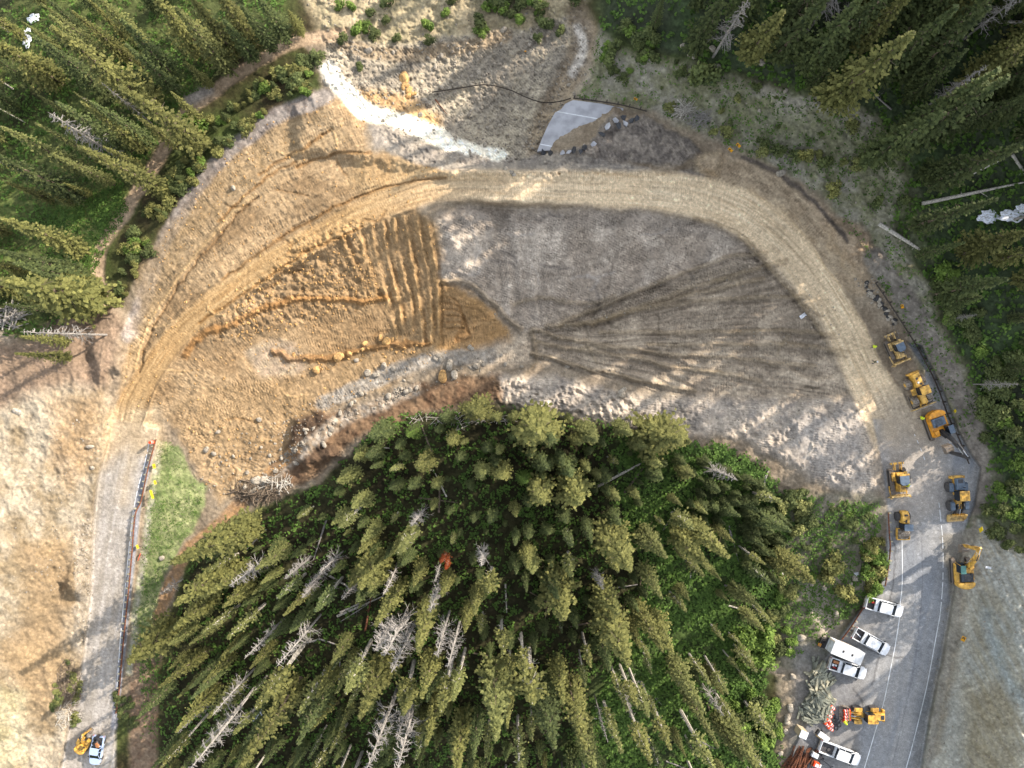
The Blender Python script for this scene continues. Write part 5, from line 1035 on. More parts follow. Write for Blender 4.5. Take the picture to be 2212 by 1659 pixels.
def excavator(px, py, ang, label, sc, paint_, boomc, roofc, text=None, glass_back=False, peak=5.6):
    e = empty('excavator', place(px, py, 1.2), math.radians(ang), label, 'excavator', None, sc)
    for s in (-1, 1): crawler(e, s*1.2, 4.2, .85, .6)
    MB().box((0, 0, .55), (2.2, 1.9, .35), None, .05).lathe([(.7, .7), (.7, 1.0)], (0, 0, 0), 'z', 18).build('undercarriage', M['dark'], e)
    hs_ = MB(); hs_.plan([(-2.35, -.8), (-2.45, 0), (-2.35, .8), (-2.0, 1.25), (-1.2, 1.38), (1.4, 1.38), (1.4, .45), (.5, .4), (.4, -.4), (1.5, -.45), (1.5, -1.38), (-1.2, -1.38), (-2.0, -1.25)], 1.0, 1.75, .06)
    hs_.build('house', M[paint_], e)
    MB().plan([(-2.5, -.75), (-2.6, 0), (-2.5, .75), (-2.1, 1.3), (-1.6, 1.38), (-1.55, 0), (-1.6, -1.38), (-2.1, -1.3)], .95, 2.15, .1).build('counterweight', M[paint_], e)
    MB().box((-.75, -.1, 1.95), (1.35, 2.0, .42), None, .08).build('engine_hood', M[roofc], e); v = MB(); [v.box((-.75+k*.2, -.2, 2.18), (.08, 1.1, .03)) for k in range(-2, 3)]; v.box((-.2, -.8, 2.2), (.3, .3, .1), None, .02); v.build('vent', M['dark'], e)
    cabm = MB(); cabm.prof([(.15, 1.5), (1.65, 1.5), (1.75, 2.0), (1.45, 2.85), (.15, 2.9)], .5, 1.36, .05); c = cabm.build('cab', M['glass'], e); MB().box((.78, .93, 2.92), (1.3, .84, .08), None, .03).build('cab_roof', M[roofc if not glass_back else 'teal'], c)
    fr = MB(); [fr.tube([(x, y, 1.5), (x2, y, 2.88)], .05, 5) for x, x2 in ((.17, .17), (1.68, 1.44)) for y in (.52, 1.34)]; fr.build('cab_frame', M[paint_ if paint_ == 'yellow' else 'black'], c)
    MB().box((.95, -.95, 1.95), (.9, .7, .35), None, .06).build('tool_locker', M[paint_], e)
    r = MB(); r.tube([(-1.5, 1.3, 1.8), (-1.5, 1.3, 2.4), (.1, 1.3, 2.4)], .03, 5); r.tube([(.4, -1.3, 1.8), (1.35, -1.3, 2.3), (1.35, -.6, 2.3)], .03, 5); r.build('handrail', M['dark'], e)
    bz = peak; limb([(.7, 1.5), (1.7, 3.2), (3.0, 4.6), (4.6, bz)], [.5, .85, .7, .4], .42, boomc, 'boom', e); boom = e.children[-1]
    limb([(4.9, bz+.35), (4.6, bz-.2), (4.4, 2.4), (4.35, 1.55)], [.35, .62, .45, .3], .34, boomc, 'stick', e)
    for s in (-1, 1): ram(e, (1.2, 1.6), (2.5, 4.0), s*.33, .1)
    ram(e, (2.6, 4.75), (4.85, bz+.35), 0, .1); ram(e, (4.75, bz-.6), (4.75, 2.1), 0, .08)
    bk, tt = bucket_mb(1.25, 1.15, 6); mtx = Matrix.Translation((4.35, 0, 1.5)) @ Euler((0, math.radians(115), 0)).to_matrix().to_4x4()
    bk.v = [tuple(mtx @ Vector(p)) for p in bk.v]; tt.v = [tuple(mtx @ Vector(p)) for p in tt.v]; bo = bk.build('bucket', M['track'], e); tt.build('teeth', M['steel'], bo)
    if text:
        for s in (-1, 1):
            cu = bpy.data.curves.new('lettering', 'FONT'); cu.body = text; cu.size = .42; cu.extrude = .008; cu.align_x = 'CENTER'; cu.align_y = 'CENTER'; tmp = bpy.data.objects.new('tmp', cu)
            me = bpy.data.meshes.new_from_object(tmp); bpy.data.objects.remove(tmp); me.name = 'lettering'; me.materials.clear(); me.materials.append(M['line'])
            o = bpy.data.objects.new('lettering', me); link(o, boom); th = math.atan2(bz-4.6, 1.6)
            if s > 0: mm = Matrix(((-math.cos(th), 0, 0, 0), (0, 0, 1, 0), (-math.sin(th), 1, 0, 0), (0, 0, 0, 1)))
            ex = Vector((s*-math.cos(th), 0, s*-math.sin(th))); ez = Vector((0, s, 0)); ey = ez.cross(ex)
            mt = Matrix((ex, ey, ez)).transposed().to_4x4(); mt.translation = Vector((3.75, s*.222, 5.12)); o.matrix_local = mt
    return e
excavator(2026, 920, -70, 'amber and black excavator reaching over the edge line, boom raised beside the dark rail', 1.0, 'orangey', 'black', 'roofgrey', 'DEERE', peak=5.9)
excavator(2080, 1235, 93, 'all yellow excavator on the right shoulder with its boom pointing up the photo', .98, 'yellow', 'yellow', 'glass', 'CAT', True, peak=5.6)
e = excavator(178, 1608, 62, 'small yellow excavator working beside the brush heap at the lower left', .62, 'yellow', 'yellow', 'yellow', None, False, 5.4)

def dozer(px, py, ang, label, sc, paint_, cabc):
    e = empty('bulldozer', place(px, py, 1.2), math.radians(ang), label, 'bulldozer', 'bulldozers parked on the graded road', sc)
    for s in (-1, 1): crawler(e, s*1.05, 3.6, 1.0, .58, -.1)
    MB().prof([(-1.3, .6), (-1.3, 1.7), (.5, 1.75), (1.75, 1.6), (1.8, .7)], -.55, .55, .05).build('body', M[paint_], e)
    h = MB().box((1.1, 0, 1.85), (1.25, .95, .35), None, .08).box((1.5, .0, 2.05), (.3, .4, .08), None, .02); hh = h.build('engine_hood', M[paint_], e); MB().tube([(.95, .28, 1.9), (.95, .28, 2.7)], .07, 8).build('exhaust', M['dark'], e); v = MB(); [v.box((.75+k*.14, 0, 2.04), (.05, .6, .03)) for k in range(4)]; v.build('grille', M['dark'], hh)
    c = MB().plan([(-.95, -.7), (-.95, .7), (.2, .72), (.62, .38), (.62, -.38), (.2, -.72)], 1.6, 2.75, .04).build('cab', M['glass'], e); MB().plan([(-1.05, -.72), (-1.05, .72), (.2, .74), (.55, .4), (.55, -.4), (.2, -.74)], 2.77, 2.88, .03).build('cab_roof', M[cabc], c); MB().box((-1.1, 0, 2.84), (.28, 1.6, .12), None, .03).build('light_bar', M[paint_], c)
    for s in (-1, 1): MB().box((-.7, s*.98, 1.35), (1.4, .5, .35), None, .06).build('fender', M[paint_], e); MB().tube([(.9, s*1.42, .55), (2.3, s*1.3, .5)], .12, 6).build('push_arm', M[paint_], e); ram(e, (1.5, 1.6), (2.35, .9), s*.45, .07)
    bl = MB(); n = 8; a = [(2.35+.28*abs(math.cos(math.pi*k/n)), .12+1.15*k/n) for k in range(n+1)]; P = a+[(x+.07, z) for x, z in a[::-1]]
    bl.prof(P, -1.35, 1.35)
    for s in (-1, 1): bl.prof([(x+.16, z) for x, z in P], s*1.35, s*1.7)
    bl.box((2.52, 0, 1.3), (.2, 3.1, .08), None, .02); [bl.box((2.42, k*.42, .75), (.1, .07, .85)) for k in range(-3, 4)]; b = bl.build('blade', M['yellow2'], e); MB().box((2.68, 0, .1), (.08, 3.4, .14)).build('cutting_edge', M['steel'], b)
    r = MB().box((-2.75, 0, 1.0), (.32, 2.1, .35), None, .05); [r.tube([(-1.7, s*.5, z), (-2.7, s*.55, z+.1)], .09, 6) for s in (-1, 1) for z in (.7, 1.2)]; rr = r.build('ripper', M[paint_ if paint_ != 'yellow2' else 'yellow2'], e)
    for s in (-1, 0, 1): MB().prof([(-2.95, 1.25), (-2.6, 1.25), (-2.65, .5), (-2.45, .15), (-2.6, .12), (-2.85, .45)], s*.8-.06, s*.8+.06).build('shank', M['steel'], rr)
    ra_ = MB(); [ra_.tube([(-1.2, s*1.35, 1.4), (-1.2, s*1.35, 2.0), (.4, s*1.35, 2.0), (.4, s*1.35, 1.4)], .03, 5) for s in (-1, 1)]; ra_.build('handrail', M['dark'], e); return e
dozer(1938, 753, -66, 'bulldozer highest up the road, its blade toward the dark rail', .88, 'yellow2', 'roofgrey')
dozer(1943, 1038, -84, 'larger bulldozer with long ripper at the left edge of the pavement', .98, 'yellow', 'roofgrey')

def loader(px, py, ang, label, sc, hood, cabroof, bucket_m, lift=0.0, name='wheel_loader'):
    e = empty(name, place(px, py, 1.4), math.radians(ang), label, 'wheel loader', None, sc)
    for s in (-1, 1):
        for x in (-1.55, 1.45): wheel(e, x, s*1.12, .78, .78, .6, 'yellow', lug=1); MB().prof([(x-.75, 1.45), (x-.5, 1.72), (x+.5, 1.72), (x+.75, 1.45)], s*1.12-.32, s*1.12+.32, .02).build('fender', M[hood], e)
    MB().box((-1.7, 0, 1.15), (2.9, 1.15, .8), None, .08).build('rear_frame', M['yellow'], e); MB().box((-3.15, 0, 1.2), (.45, 2.2, .9), None, .12).build('counterweight', M['yellow'], e)
    h = MB().box((-2.1, 0, 1.85), (1.9, 1.25, .75), None, .12).build('engine_hood', M[hood], e); v = MB(); v.box((-2.6, 0, 2.24), (.6, .8, .04), None, .01); v.tube([(-1.6, .35, 2.1), (-1.6, .35, 2.75)], .07, 8); v.build('exhaust', M['black'], h)
    c = MB().prof([(-1.05, 1.4), (-1.1, 2.95), (.3, 2.95), (.55, 2.2), (.45, 1.4)], -.72, .72, .04).build('cab', M['glass'], e); ro = MB().box((-.35, 0, 3.03), (1.6, 1.55, .14), None, .06); ro.build('cab_roof', M[cabroof], c); rb = MB(); [rb.box((-.35, k*.28, 3.115), (1.2, .05, .03)) for k in range(-2, 3)]; rb.build('roof_rib', M[cabroof], c)
    MB().box((1.2, 0, 1.05), (1.5, .9, .7), None, .06).build('front_frame', M['yellow'], e)
    for s in (-1, 1): MB().prof([(1.0, 1.9), (1.5, 2.05), (2.6, 1.2+lift), (3.1, .45+lift), (2.85, .4+lift), (2.3, 1.0+lift), (1.2, 1.6)], s*.5-.08, s*.5+.08).build('lift_arm', M['black' if hood == 'roofgrey' else 'yellow'], e); ram(e, (.9, .9), (2.2, 1.2+lift), s*.34, .07)
    ram(e, (1.1, 1.9), (2.8, 1.35+lift), 0, .08)
    b = MB(); P = [(3.05, 1.25), (2.95, .7), (3.05, .25), (3.4, .08), (4.2, .06)]
    P = [(x, z+lift) for x, z in P]
    for i in range(len(P)-1):
        (x1, z1), (x2, z2) = P[i], P[i+1]; b.box(((x1+x2)/2, 0, (z1+z2)/2), (math.hypot(x2-x1, z2-z1)+.03, 2.7, .06), (0, -math.degrees(math.atan2(z2-z1, x2-x1)), 0))
    for s in (-1, 1): b.prof(P+[(3.75, .75+lift)], s*1.35-.03, s*1.35+.03)
    bb = b.build('bucket', M[bucket_m], e); MB().box((4.28, 0, .06+lift), (.16, 2.74, .05)).build('cutting_edge', M['steel'], bb); rb = MB(); [rb.box((3.0, k*.3, 1.05+lift), (.3, .05, .5), (0, 20, 0)) for k in range(-3, 4)]; rb.build('stiffener', M['yellow'], bb); return e
loader(2071, 1073, -86, 'wheel loader with slate hood, bright yellow cab roof and lowered bucket on the right shoulder', .98, 'roofgrey', 'yellow', 'yellow2')
lo = loader(1872, 1547, 180, 'wheel loader carrying orange drums in its bucket in front of the post heap', .86, 'yellow', 'yellow', 'steel', .15)

def compactor():
    e = empty('soil_compactor', place(1986, 845, 1.3), math.radians(-68), 'yellow four wheeled compactor with cleated steel drums and a straight blade', 'compactor', None, .98)
    for s in (-1, 1):
        for x in (-1.6, 1.35):
            d = MB().lathe([(.3, -.42), (.68, -.42), (.68, .42), (.3, .42)], (0, 0, 0), 'y', 24)
            for k in range(14):
                for q in range(4): a = (k+.5*(q % 2))*math.pi/7; d.box((math.cos(a)*.74, -.32+q*.21, math.sin(a)*.74), (.16, .13, .14), (0, -math.degrees(a), 0))
            o = d.build('cleated_wheel', M['steel'], e, False, (x, s*1.15, .82)); MB().lathe([(.32, -.44), (.32, .44)], (0, 0, 0), 'y', 12).build('hub', M['yellow'], o)
    MB().box((-1.75, 0, 1.2), (2.6, 1.1, .9), None, .06).build('rear_frame', M['yellow'], e); h = MB().box((-2.0, 0, 1.95), (2.1, 1.15, .65), None, .08).build('engine_hood', M['yellow'], e)
    v = MB(); [v.box((x, y, 2.29), (.34, .34, .03)) for x, y in ((-2.2, -.15), (-1.55, -.15), (-1.2, .2))]; v.tube([(-2.5, .3, 2.2), (-2.5, .3, 2.6)], .07, 8); v.build('vent', M['dark'], h); MB().box((-3.1, 0, 1.4), (.3, 2.0, .7), None, .08).build('rear_bumper', M['yellow'], e)
    MB().lathe([(.02, .04), (.16, .04), (.16, 0), (.02, 0)], (-1.55, -.15, 2.3), 'z', 14).build('cap', M['white'], h)
    c = MB().box((-.15, .12, 2.2), (1.2, 1.35, 1.3), None, .05).build('cab', M['glass'], e); MB().box((-.15, .12, 2.93), (1.35, 1.55, .14), None, .05).build('cab_roof', M['yellow'], c); MB().box((-.2, -1.0, 1.5), (1.0, .7, .3), None, .05).build('side_step', M['yellow'], e)
    MB().box((1.3, 0, 1.3), (1.6, 1.0, .8), None, .08).build('front_frame', M['yellow'], e)
    for s in (-1, 1): MB().box((2.25, s*.5, .95), (.9, .14, .3), (0, 25, 0), .03).build('blade_arm', M['yellow'], e)
    fr = MB(); [fr.tube([(.3, s*1.7, .7), (2.4, s*1.7, .7)], .06, 6) for s in (-1, 1)]; fr.tube([(2.4, -1.7, .7), (2.4, 1.7, .7)], .07, 6); fr.build('cleaner_bar', M['dark'], e)
    b = MB().box((2.65, 0, .72), (.14, 3.9, 1.1), (0, -8, 0), .03); bb = b.build('blade', M['yellow2'], e); MB().box((2.75, 0, 1.32), (.12, 3.9, .1), None, .02).build('blade_rim', M['steel'], bb)
compactor()
def roller():
    e = empty('padfoot_roller', place(1952, 1133, 1.1), math.radians(-90), 'yellow padfoot roller with a dark cab at the top end of the white edge line', 'road roller', None, .92)
    for s in (-1, 1): wheel(e, -1.35, s*.85, .72, .72, .5, 'yellow', lug=1)
    MB().prof([(-2.4, .8), (-2.3, 1.5), (-1.7, 1.95), (-.3, 2.0), (-.3, .8)], -.62, .62, .1).build('engine_hood', M['yellow'], e); v = MB(); v.box((-1.7, 0, 1.99), (.3, .6, .03), (0, -8, 0)); v.box((-.7, 0, 2.02), (.5, .3, .03)); v.build('vent', M['dark'], e); MB().tube([(-.7, -.4, 1.9), (-.7, -.4, 2.45)], .06, 8).build('exhaust', M['dark'], e)
    c = MB().box((.25, .05, 1.95), (.95, 1.3, 1.5), None, .04).build('cab', M['glass'], e); MB().box((.25, .05, 2.74), (1.15, 1.5, .1), None, .04).build('cab_roof', M['roofgrey'], c)
    MB().box((.25, 0, 1.0), (1.1, 1.2, .5), None, .04).build('articulated_frame', M['dark'], e)
    d = MB().lathe([(.2, -.95), (.68, -.95), (.72, -.9), (.72, .9), (.68, .95), (.2, .95)], (0, 0, 0), 'y', 28)
    for k in range(16):
        for q in range(9): a = (k+.5*(q % 2))*math.pi/8; d.box((math.cos(a)*.76, -.8+q*.2, math.sin(a)*.76), (.13, .11, .13), (0, -math.degrees(a), 0))
    d.build('drum', M['steel'], e, False, (1.6, 0, .8))
    f = MB(); [f.box((1.6, s*1.06, .95), (2.0, .14, .45), None, .04) for s in (-1, 1)]; f.box((2.6, 0, .95), (.14, 2.2, .45), None, .04); f.box((.72, 0, .95), (.14, 2.2, .45), None, .04); f.build('drum_frame', M['yellow'], e)
roller()

# ------------------------------------------------------------------ drums, rings, posts, rails, small plant
def drum_proto():
    e = empty('traffic_drum', (0, 0, 0)); b = MB().lathe([(.02, 0), (.3, 0), (.29, .3), (.27, .32), (.27, .62), (.24, .64), (.24, .9), (.2, .98), (.02, .98)], (0, 0, 0), 'z', 18).build('shell', M['orange'], e)
    for z, r in ((.36, .283), (.7, .252)): MB().lathe([(r-.02, 0), (r, 0), (r, .13), (r-.02, .13)], (0, 0, z), 'z', 18).build('band', M['refl'], e)
    MB().box((0, 0, 1.02), (.2, .05, .08), None, .02).build('handle', M['orange'], e); return e
dp = drum_proto(); DN = [0]
def drum(px, py, z, ang, lab, grp, lying=True):
    e = dp if DN[0] == 0 else copy_tree(dp); DN[0] += 1; c = place(px, py, z); c.z = gp(px, py).z+z
    e.rotation_euler = (0, math.radians(90), math.radians(ang)) if lying else (0, 0, 0)
    if lying: c -= Vector((math.cos(math.radians(ang)), math.sin(math.radians(ang)), 0))*.5
    e.location = c; tag(e, lab, 'traffic drum', grp)
def R8(x, y): return 1647+.1464*x, 1416+.1464*y
for i, (x, y, z, a) in enumerate([(1025,770,.3,-40),(1008,832,.32,-45),(985,885,.34,-42),(972,955,.32,-44),(1012,1020,.36,-46),(948,1018,.3,-48),(1000,1078,.3,-40)]):
    p = R8(x, y); drum(p[0], p[1], z, a, ['topmost orange drum of the row, apart from the rest', 'orange drum just under the topmost one', 'third orange drum from the top, touching the posts', 'orange drum in the middle of the heap', 'orange drum beside the rubber rings', 'leftmost orange drum of the heap, on its side', 'lowest orange drum, nearest the small loader'][i], 'orange drums lying beside the post heap')
for i, (x, y) in enumerate([(1243,812),(1250,856),(1245,900),(1248,944)]):
    p = R8(x, y); drum(p[0], p[1], .85, 190+i*3, ['uppermost red drum in the loader bucket', 'second red drum from the top in the loader bucket', 'third red drum from the top in the loader bucket', 'lowest red drum in the loader bucket, by the worker'][i], 'drums carried in the loader bucket')
rp = MB().lathe([(.24, 0), (.34, 0), (.34, .1), (.24, .1)], (0, 0, 0), 'z', 20); rme = rp.mesh('rubber_ring', M['black']); rme.polygons.foreach_set('use_smooth', [False]*len(rme.polygons))
ring_me = bpy.data.meshes.new('rubber_ring'); V = []; Fc = []
for i in range(20):
    for j in range(8):
        a = i*math.pi/10; b = j*math.pi/4; V.append(((.29+.07*math.cos(b))*math.cos(a), (.29+.07*math.cos(b))*math.sin(a), .06+.06*math.sin(b)))
        Fc.append((i*8+j, i*8+(j+1) % 8, ((i+1) % 20)*8+(j+1) % 8, ((i+1) % 20)*8+j))
ring_me.from_pydata(V, [], Fc); ring_me.materials.append(M['tyre'])
for i, (x, y, z) in enumerate([(1050,890,.0),(1052,925,.1),(1072,955,.0),(1052,965,.12),(1118,962,.0),(1130,1025,.0),(1085,1070,.0),(1062,998,.08),(1080,1000,.0)]):
    p = R8(x, y); o = bpy.data.objects.new('rubber_ring', ring_me); link(o); o.location = gp(p[0], p[1], z+.02); o.rotation_euler = (R.uniform(-.15, .15), R.uniform(-.15, .15), 0); tag(o, 'black rubber drum base ring lying right of the orange drums', 'rubber ring', 'black rings beside the drums')
pm = [MB().box((0, 0, 0), (L, .27, .24), None, .015).mesh('wooden_post', M['post']) for L in (1.5, 1.8, 2.1)]; pm2 = [cm(m_, M['postl']) for m_ in pm]
HEAP = [(733,60,760,300,12),(760,130,900,260,26),(720,230,1000,420,26),(650,380,1010,700,62),(610,560,1010,900,58),(620,700,960,1000,46)]
def hh(x, y): return .95*math.exp(-((x-840)/170)**2-((y-640)/300)**2)
g_ = random.Random(12); n_ = 0
for x0, y0, x1, y1, n in HEAP:
    for k in range(n):
        x, y = g_.uniform(x0+10, x1-5), g_.uniform(y0+20, y1-20); p = R8(x, y); a = .1+3.0*float(vn(np.array([x]), np.array([y]), 120, 400)[0])+g_.gauss(0, .22)
        top = hh(x, y)*g_.uniform(.75, 1.1)+.1; z = g_.uniform(max(.1, top-.25), top+.12); pale = (380 < y < 640 and g_.random() < .4) or (140 < y < 260 and g_.random() < .6)
        o = bpy.data.objects.new('wooden_post', g_.choice(pm2 if pale else pm)); link(o); o.location = gp(p[0], p[1], z); o.rotation_euler = (g_.uniform(-.2, .2), g_.gauss(0, .08), a)
        tag(o, ('pale yellow timber guardrail post on the sunlit crest of the heap' if pale else 'grey green timber guardrail post in the lower part of the heap' if y > 560 else 'grey timber guardrail post in the upper part of the heap'), 'wooden post', 'pale posts in the post heap' if pale else 'grey posts in the post heap'); n_ += 1
for i, (x, y, a) in enumerate([(672,255,-12),(705,275,-8),(530,850,1.3*57),(560,820,-70),(590,850,-78),(800,80,70)]):
    p = R8(x, y); o = bpy.data.objects.new('wooden_post', pm[1] if i > 1 else pm2[0]); link(o); o.location = gp(p[0], p[1], .12); o.rotation_euler = (0, 0, math.radians(a)); tag(o, ['upper pale post lying loose left of the heap top', 'lower pale post lying loose left of the heap top', 'post lying loose at the left foot of the heap, leftmost', 'post lying loose at the left foot of the heap, middle', 'post lying loose at the left foot of the heap, nearest it', 'post sticking out at the very top of the heap'][i], 'wooden post')
rm_ = [MB().prof([(-3.6, .16), (3.6, .16), (3.6, .19), (-3.6, .19)], -.05, .05).prof([(-3.6, .03), (3.6, .03), (3.6, .06), (-3.6, .06)], -.17, -.13).prof([(-3.6, .03), (3.6, .03), (3.6, .06), (-3.6, .06)], .13, .17).box((0, -.09, .11), (7.2, .03, .16), (28, 0, 0)).box((0, .09, .11), (7.2, .03, .16), (-28, 0, 0)).mesh('guardrail_section', M[m_]) for m_ in ('rust',)]
for i in range(24):
    x = 300+i*14; p = R8(x+g_.uniform(-10, 10)+60, 1560+g_.uniform(-30, 40)); o = bpy.data.objects.new('guardrail_section', rm_[0]); link(o); o.location = gp(p[0], p[1], .1+.28*(i % 3)); o.scale = (g_.uniform(.62, .78), .9, .9); o.rotation_euler = (g_.uniform(-.3, .3), g_.uniform(-.04, .04), math.radians(g_.gauss(70, 9) if i % 5 else g_.gauss(52, 4)))
    tag(o, 'rusty guardrail beam in the stack at the bottom edge', 'guardrail beam', 'rusty rail beams stacked at the bottom edge')

e = empty('portable_toilet', place(1730, 1580, 1.0), math.radians(-22), 'tan portable cabin with white roof beside the post heap', 'portable toilet')
MB().box((0, 0, 1.0), (1.15, 1.1, 2.0), None, .04).build('cabin', M['tan'], e); MB().box((0, 0, 2.08), (1.22, 1.16, .16), None, .06).build('roof', M['white'], e); MB().box((.6, 0, 1.0), (.03, .7, 1.75), None, .01).build('door', M['tan'], e)
def compressor():
    e = empty('towed_compressor', place(1778, 1590, .7), math.radians(-36), 'narrow white topped compressor on wheels above the lowest pickup', 'compressor')
    MB().box((0, 0, .75), (1.9, .8, .6), None, .08).build('canopy', M['white'], e); MB().box((0, -.5, .5), (1.7, .25, .45), None, .04).build('side_panel', M['yellow2'], e); MB().tube([(.9, 0, .4), (1.6, 0, .4)], .05, 6).build('drawbar', M['dark'], e)
    for s in (-1, 1): wheel(e, -.2, s*.55, .28, .28, .18, 'steel')
    MB().box((-1.05, 0, .6), (.3, .9, .5), None, .05).build('engine_guard', M['dark'], e)
compressor()
def mini(px, py, ang, m, lab):
    e = empty('mini_loader', place(px, py, .7), math.radians(ang), lab, 'mini loader')
    for s in (-1, 1): crawler(e, s*.42, 1.3, .42, .22)
    MB().box((-.1, 0, .72), (1.0, .78, .6), None, .09).build('body', M[m], e); MB().box((-.1, 0, 1.06), (.6, .5, .1), None, .03).build('engine_cover', M['white' if m != 'white' else 'refl'], e)
    MB().box((.5, 0, .65), (.3, .7, .5), None, .05).build('front_panel', M['white' if m != 'white' else 'black'], e)
    for s in (-1, 1): MB().tube([(.1, s*.45, .95), (.8, s*.45, .6), (1.3, s*.42, .25)], .05, 6).build('lift_arm', M['black'], e)
    MB().box((-.75, 0, .55), (.3, .7, .1), None, .03).build('operator_step', M['dark'], e); return e
mini(1761, 1631, -25, 'white', 'white mini loader left of the lowest pickup'); mini(1764, 1652, -25, 'orange', 'orange and white mini loader under the white one at the bottom edge')
a = gp(1771, 1637); t = MB()
for q in ([(0, 0, .4), (1.0, -.7, .45), (1.7, -1.5, .3)], [(1.5, -1.3, .3), (2.0, -1.2, .3)], [(1.5, -1.6, .3), (1.9, -1.9, .25)]): t.tube(q, .06, 6)
t.lathe([(.12, -.1), (.12, .1)], (.2, .45, .12), 'y', 12); t.lathe([(.14, -.08), (.14, .08)], (.5, -.1, .14), 'y', 12); tag(t.build('auger_attachment', M['black'], None, False, a), 'black digging arm lying between the mini loaders and the lowest pickup', 'attachment')

# ------------------------------------------------------------------ guardrails and signs
def guardrail(pts, label, m, every=1.2, block='postl', hgt=.72, posts=True, sag=None, lift=0):
    P = [gp(x, y) for x, y in spl(pts, 5)]; c = P[0].copy(); Q = [p-c for p in P]
    e = empty('guardrail', c, 0, label, 'guardrail'); r = MB()
    for dz in (.0, .16):
        r.tube([q+Vector((0, 0, hgt+lift+dz-.08)) for q in Q], .075, 6)
    r.tube([q+Vector((0, 0, hgt+lift)) for q in Q], .05, 4); r.build('rail', M[m], e)
    if posts:
        acc = 0; nxt = .1
        for i in range(len(Q)-1):
            d = Q[i+1]-Q[i]; L = d.length
            while nxt <= acc+L and L > 0:
                p = Q[i]+d*((nxt-acc)/L); a = math.atan2(d.y, d.x); s = posts; nx, ny = -math.sin(a)*s, math.cos(a)*s
                po = MB().box((0, 0, hgt/2-.02), (.18, .18, hgt+.16), None, .02).box((0, 0, hgt+.06), (.185, .185, .03)).build('post', M[block], e, False, (p.x+nx*.34, p.y+ny*.34, p.z), a); MB().box((0, -.2*s, hgt-.08), (.16, .22, .32), None, .02).build('spacer', M[block], po); nxt += every
            acc += L
    return e
guardrail([(342,948),(328,998),(320,1032),(309,1083),(297,1112),(290,1194),(284,1263),(277,1331),(270,1400),(263,1485),(256,1536)], 'rusty guardrail on timber posts along the left road', 'rust', 1.15, 'postl', .72, -1)
guardrail([(1914,1106),(1916,1153),(1918,1181),(1914,1222),(1907,1263)], 'rusty guardrail between the roller and the bright green thicket', 'rust', 1.5, 'postl', .72, 1)
guardrail([(1878,1283),(1859,1311),(1838,1345),(1814,1378)], 'rusty guardrail slanting down from the topmost pickup to the enclosed trailer', 'rust', .95, 'postl', .72, 1)
guardrail([(1887,612),(1917,656),(1948,704),(1982,759),(2017,827),(2044,899),(2068,950),(2088,1001)], 'long dark guardrail along the gravel bench behind the machines', 'darkrail', 1.9, 'darkrail', .6, 1)
guardrail([(1238,215),(1280,220),(1327,227),(1360,234),(1395,243)], 'dark guardrail along the upper edge of the broken pavement', 'darkrail', 1.9, 'darkrail', .6, 1)
guardrail([(934,203),(989,195),(1047,187),(1098,197),(1139,215),(1173,225),(1208,223),(1232,216)], 'torn dark guardrail hanging in a long curve over the landslide', 'darkrail', 1.2, 'rust', .35, False, lift=.4)
for p, l in [([(1063,193),(1085,205)], 'x'),]: pass
log((940,215), (965,247), .12, 'rust', 'broken rusty post lying on the slide under the hanging rail', .15, 'broken_post', 0)
def arrow(w, kind, s):
    t = MB()
    if kind == 'chev': t.add([(-.1*w, 0, .36*w), (.16*w, 0, .36*w), (-.1*w, 0, 0), (.16*w, 0, -.36*w), (-.1*w, 0, -.36*w), (-.36*w, 0, 0)], [(0, 1, 2, 5), (2, 3, 4, 5)])
    else: t.add([(-.42*w, 0, 0), (-.26*w, 0, .14*w), (-.26*w, 0, .04*w), (.42*w, 0, .04*w), (.42*w, 0, -.04*w), (-.26*w, 0, -.04*w), (-.26*w, 0, -.14*w)], [(0, 1, 2, 5, 6), (2, 3, 4, 5)])
    t.v = [(x*s, -.022, z) for x, y, z in t.v]; return t
def sign(px, py, w, h, kind, lab, m='sign', hz=1.6, s=1, face=None, tiltz=0, cat='road sign'):
    b = place(px, py, hz); e = empty('road_sign', b, face if face is not None else math.atan2(-b.y, -b.x)+math.pi/2, lab, cat)
    p = MB().box((0, 0, hz), (w, .03, h), (0, tiltz, 0), .008).build('panel', M[m], e); MB().box((0, .05, hz/2), (.09, .06, hz), None, .01).build('post', M['steel'], e)
    if kind:
        a = arrow(w if kind == 'bar' else h, kind, s); a.v = [(x, y, z+hz) for x, y, z in a.v]; a.build('arrow', M['black'], p)
    return e
sign(1595,314,.75,.9,'chev','right one of the two amber chevron signs above the dirt road',"signo",1.5); sign(1578,324,.75,.9,'chev','left one of the two amber chevron signs above the dirt road','signo',1.5)
sign(1373,214,.6,.75,'chev','amber chevron sign in the grass above the broken pavement','signo',1.5); sign(1949,662,.6,.75,'chev','amber chevron sign on the bench above the top bulldozer','signo',1.5)
sign(2081,1380,.75,.9,'chev','amber chevron sign alone on the lower right gravel slope','signo',1.5); sign(2119,1144,.75,.75,None,'yellow diamond warning sign between the loader and the yellow excavator','sign',2.0,1,None,45)
sign(2063,888,.5,.5,None,'small faded yellow marker on the bench by the amber excavator','sign',1.0,1,None,45); sign(1135,111,.3,.4,None,'tiny amber marker on the slide','signo',.8)
sign(333,1007,.7,.8,'chev','upper yellow chevron sign behind the left guardrail','sign',1.4,1); sign(335,1042,.6,.7,'chev','yellow chevron sign in the middle behind the left guardrail','sign',1.4,1); sign(328,1068,1.4,.65,'bar','wide yellow sign with a black arrow behind the left guardrail','sign',1.6,1); sign(297,1181,.6,.6,'chev','lowest yellow sign on the left guardrail, above the orange barricade','sign',1.3,1)
drum(330, 955, .5, 0, 'orange drum standing at the upper end of the left guardrail', None, False)
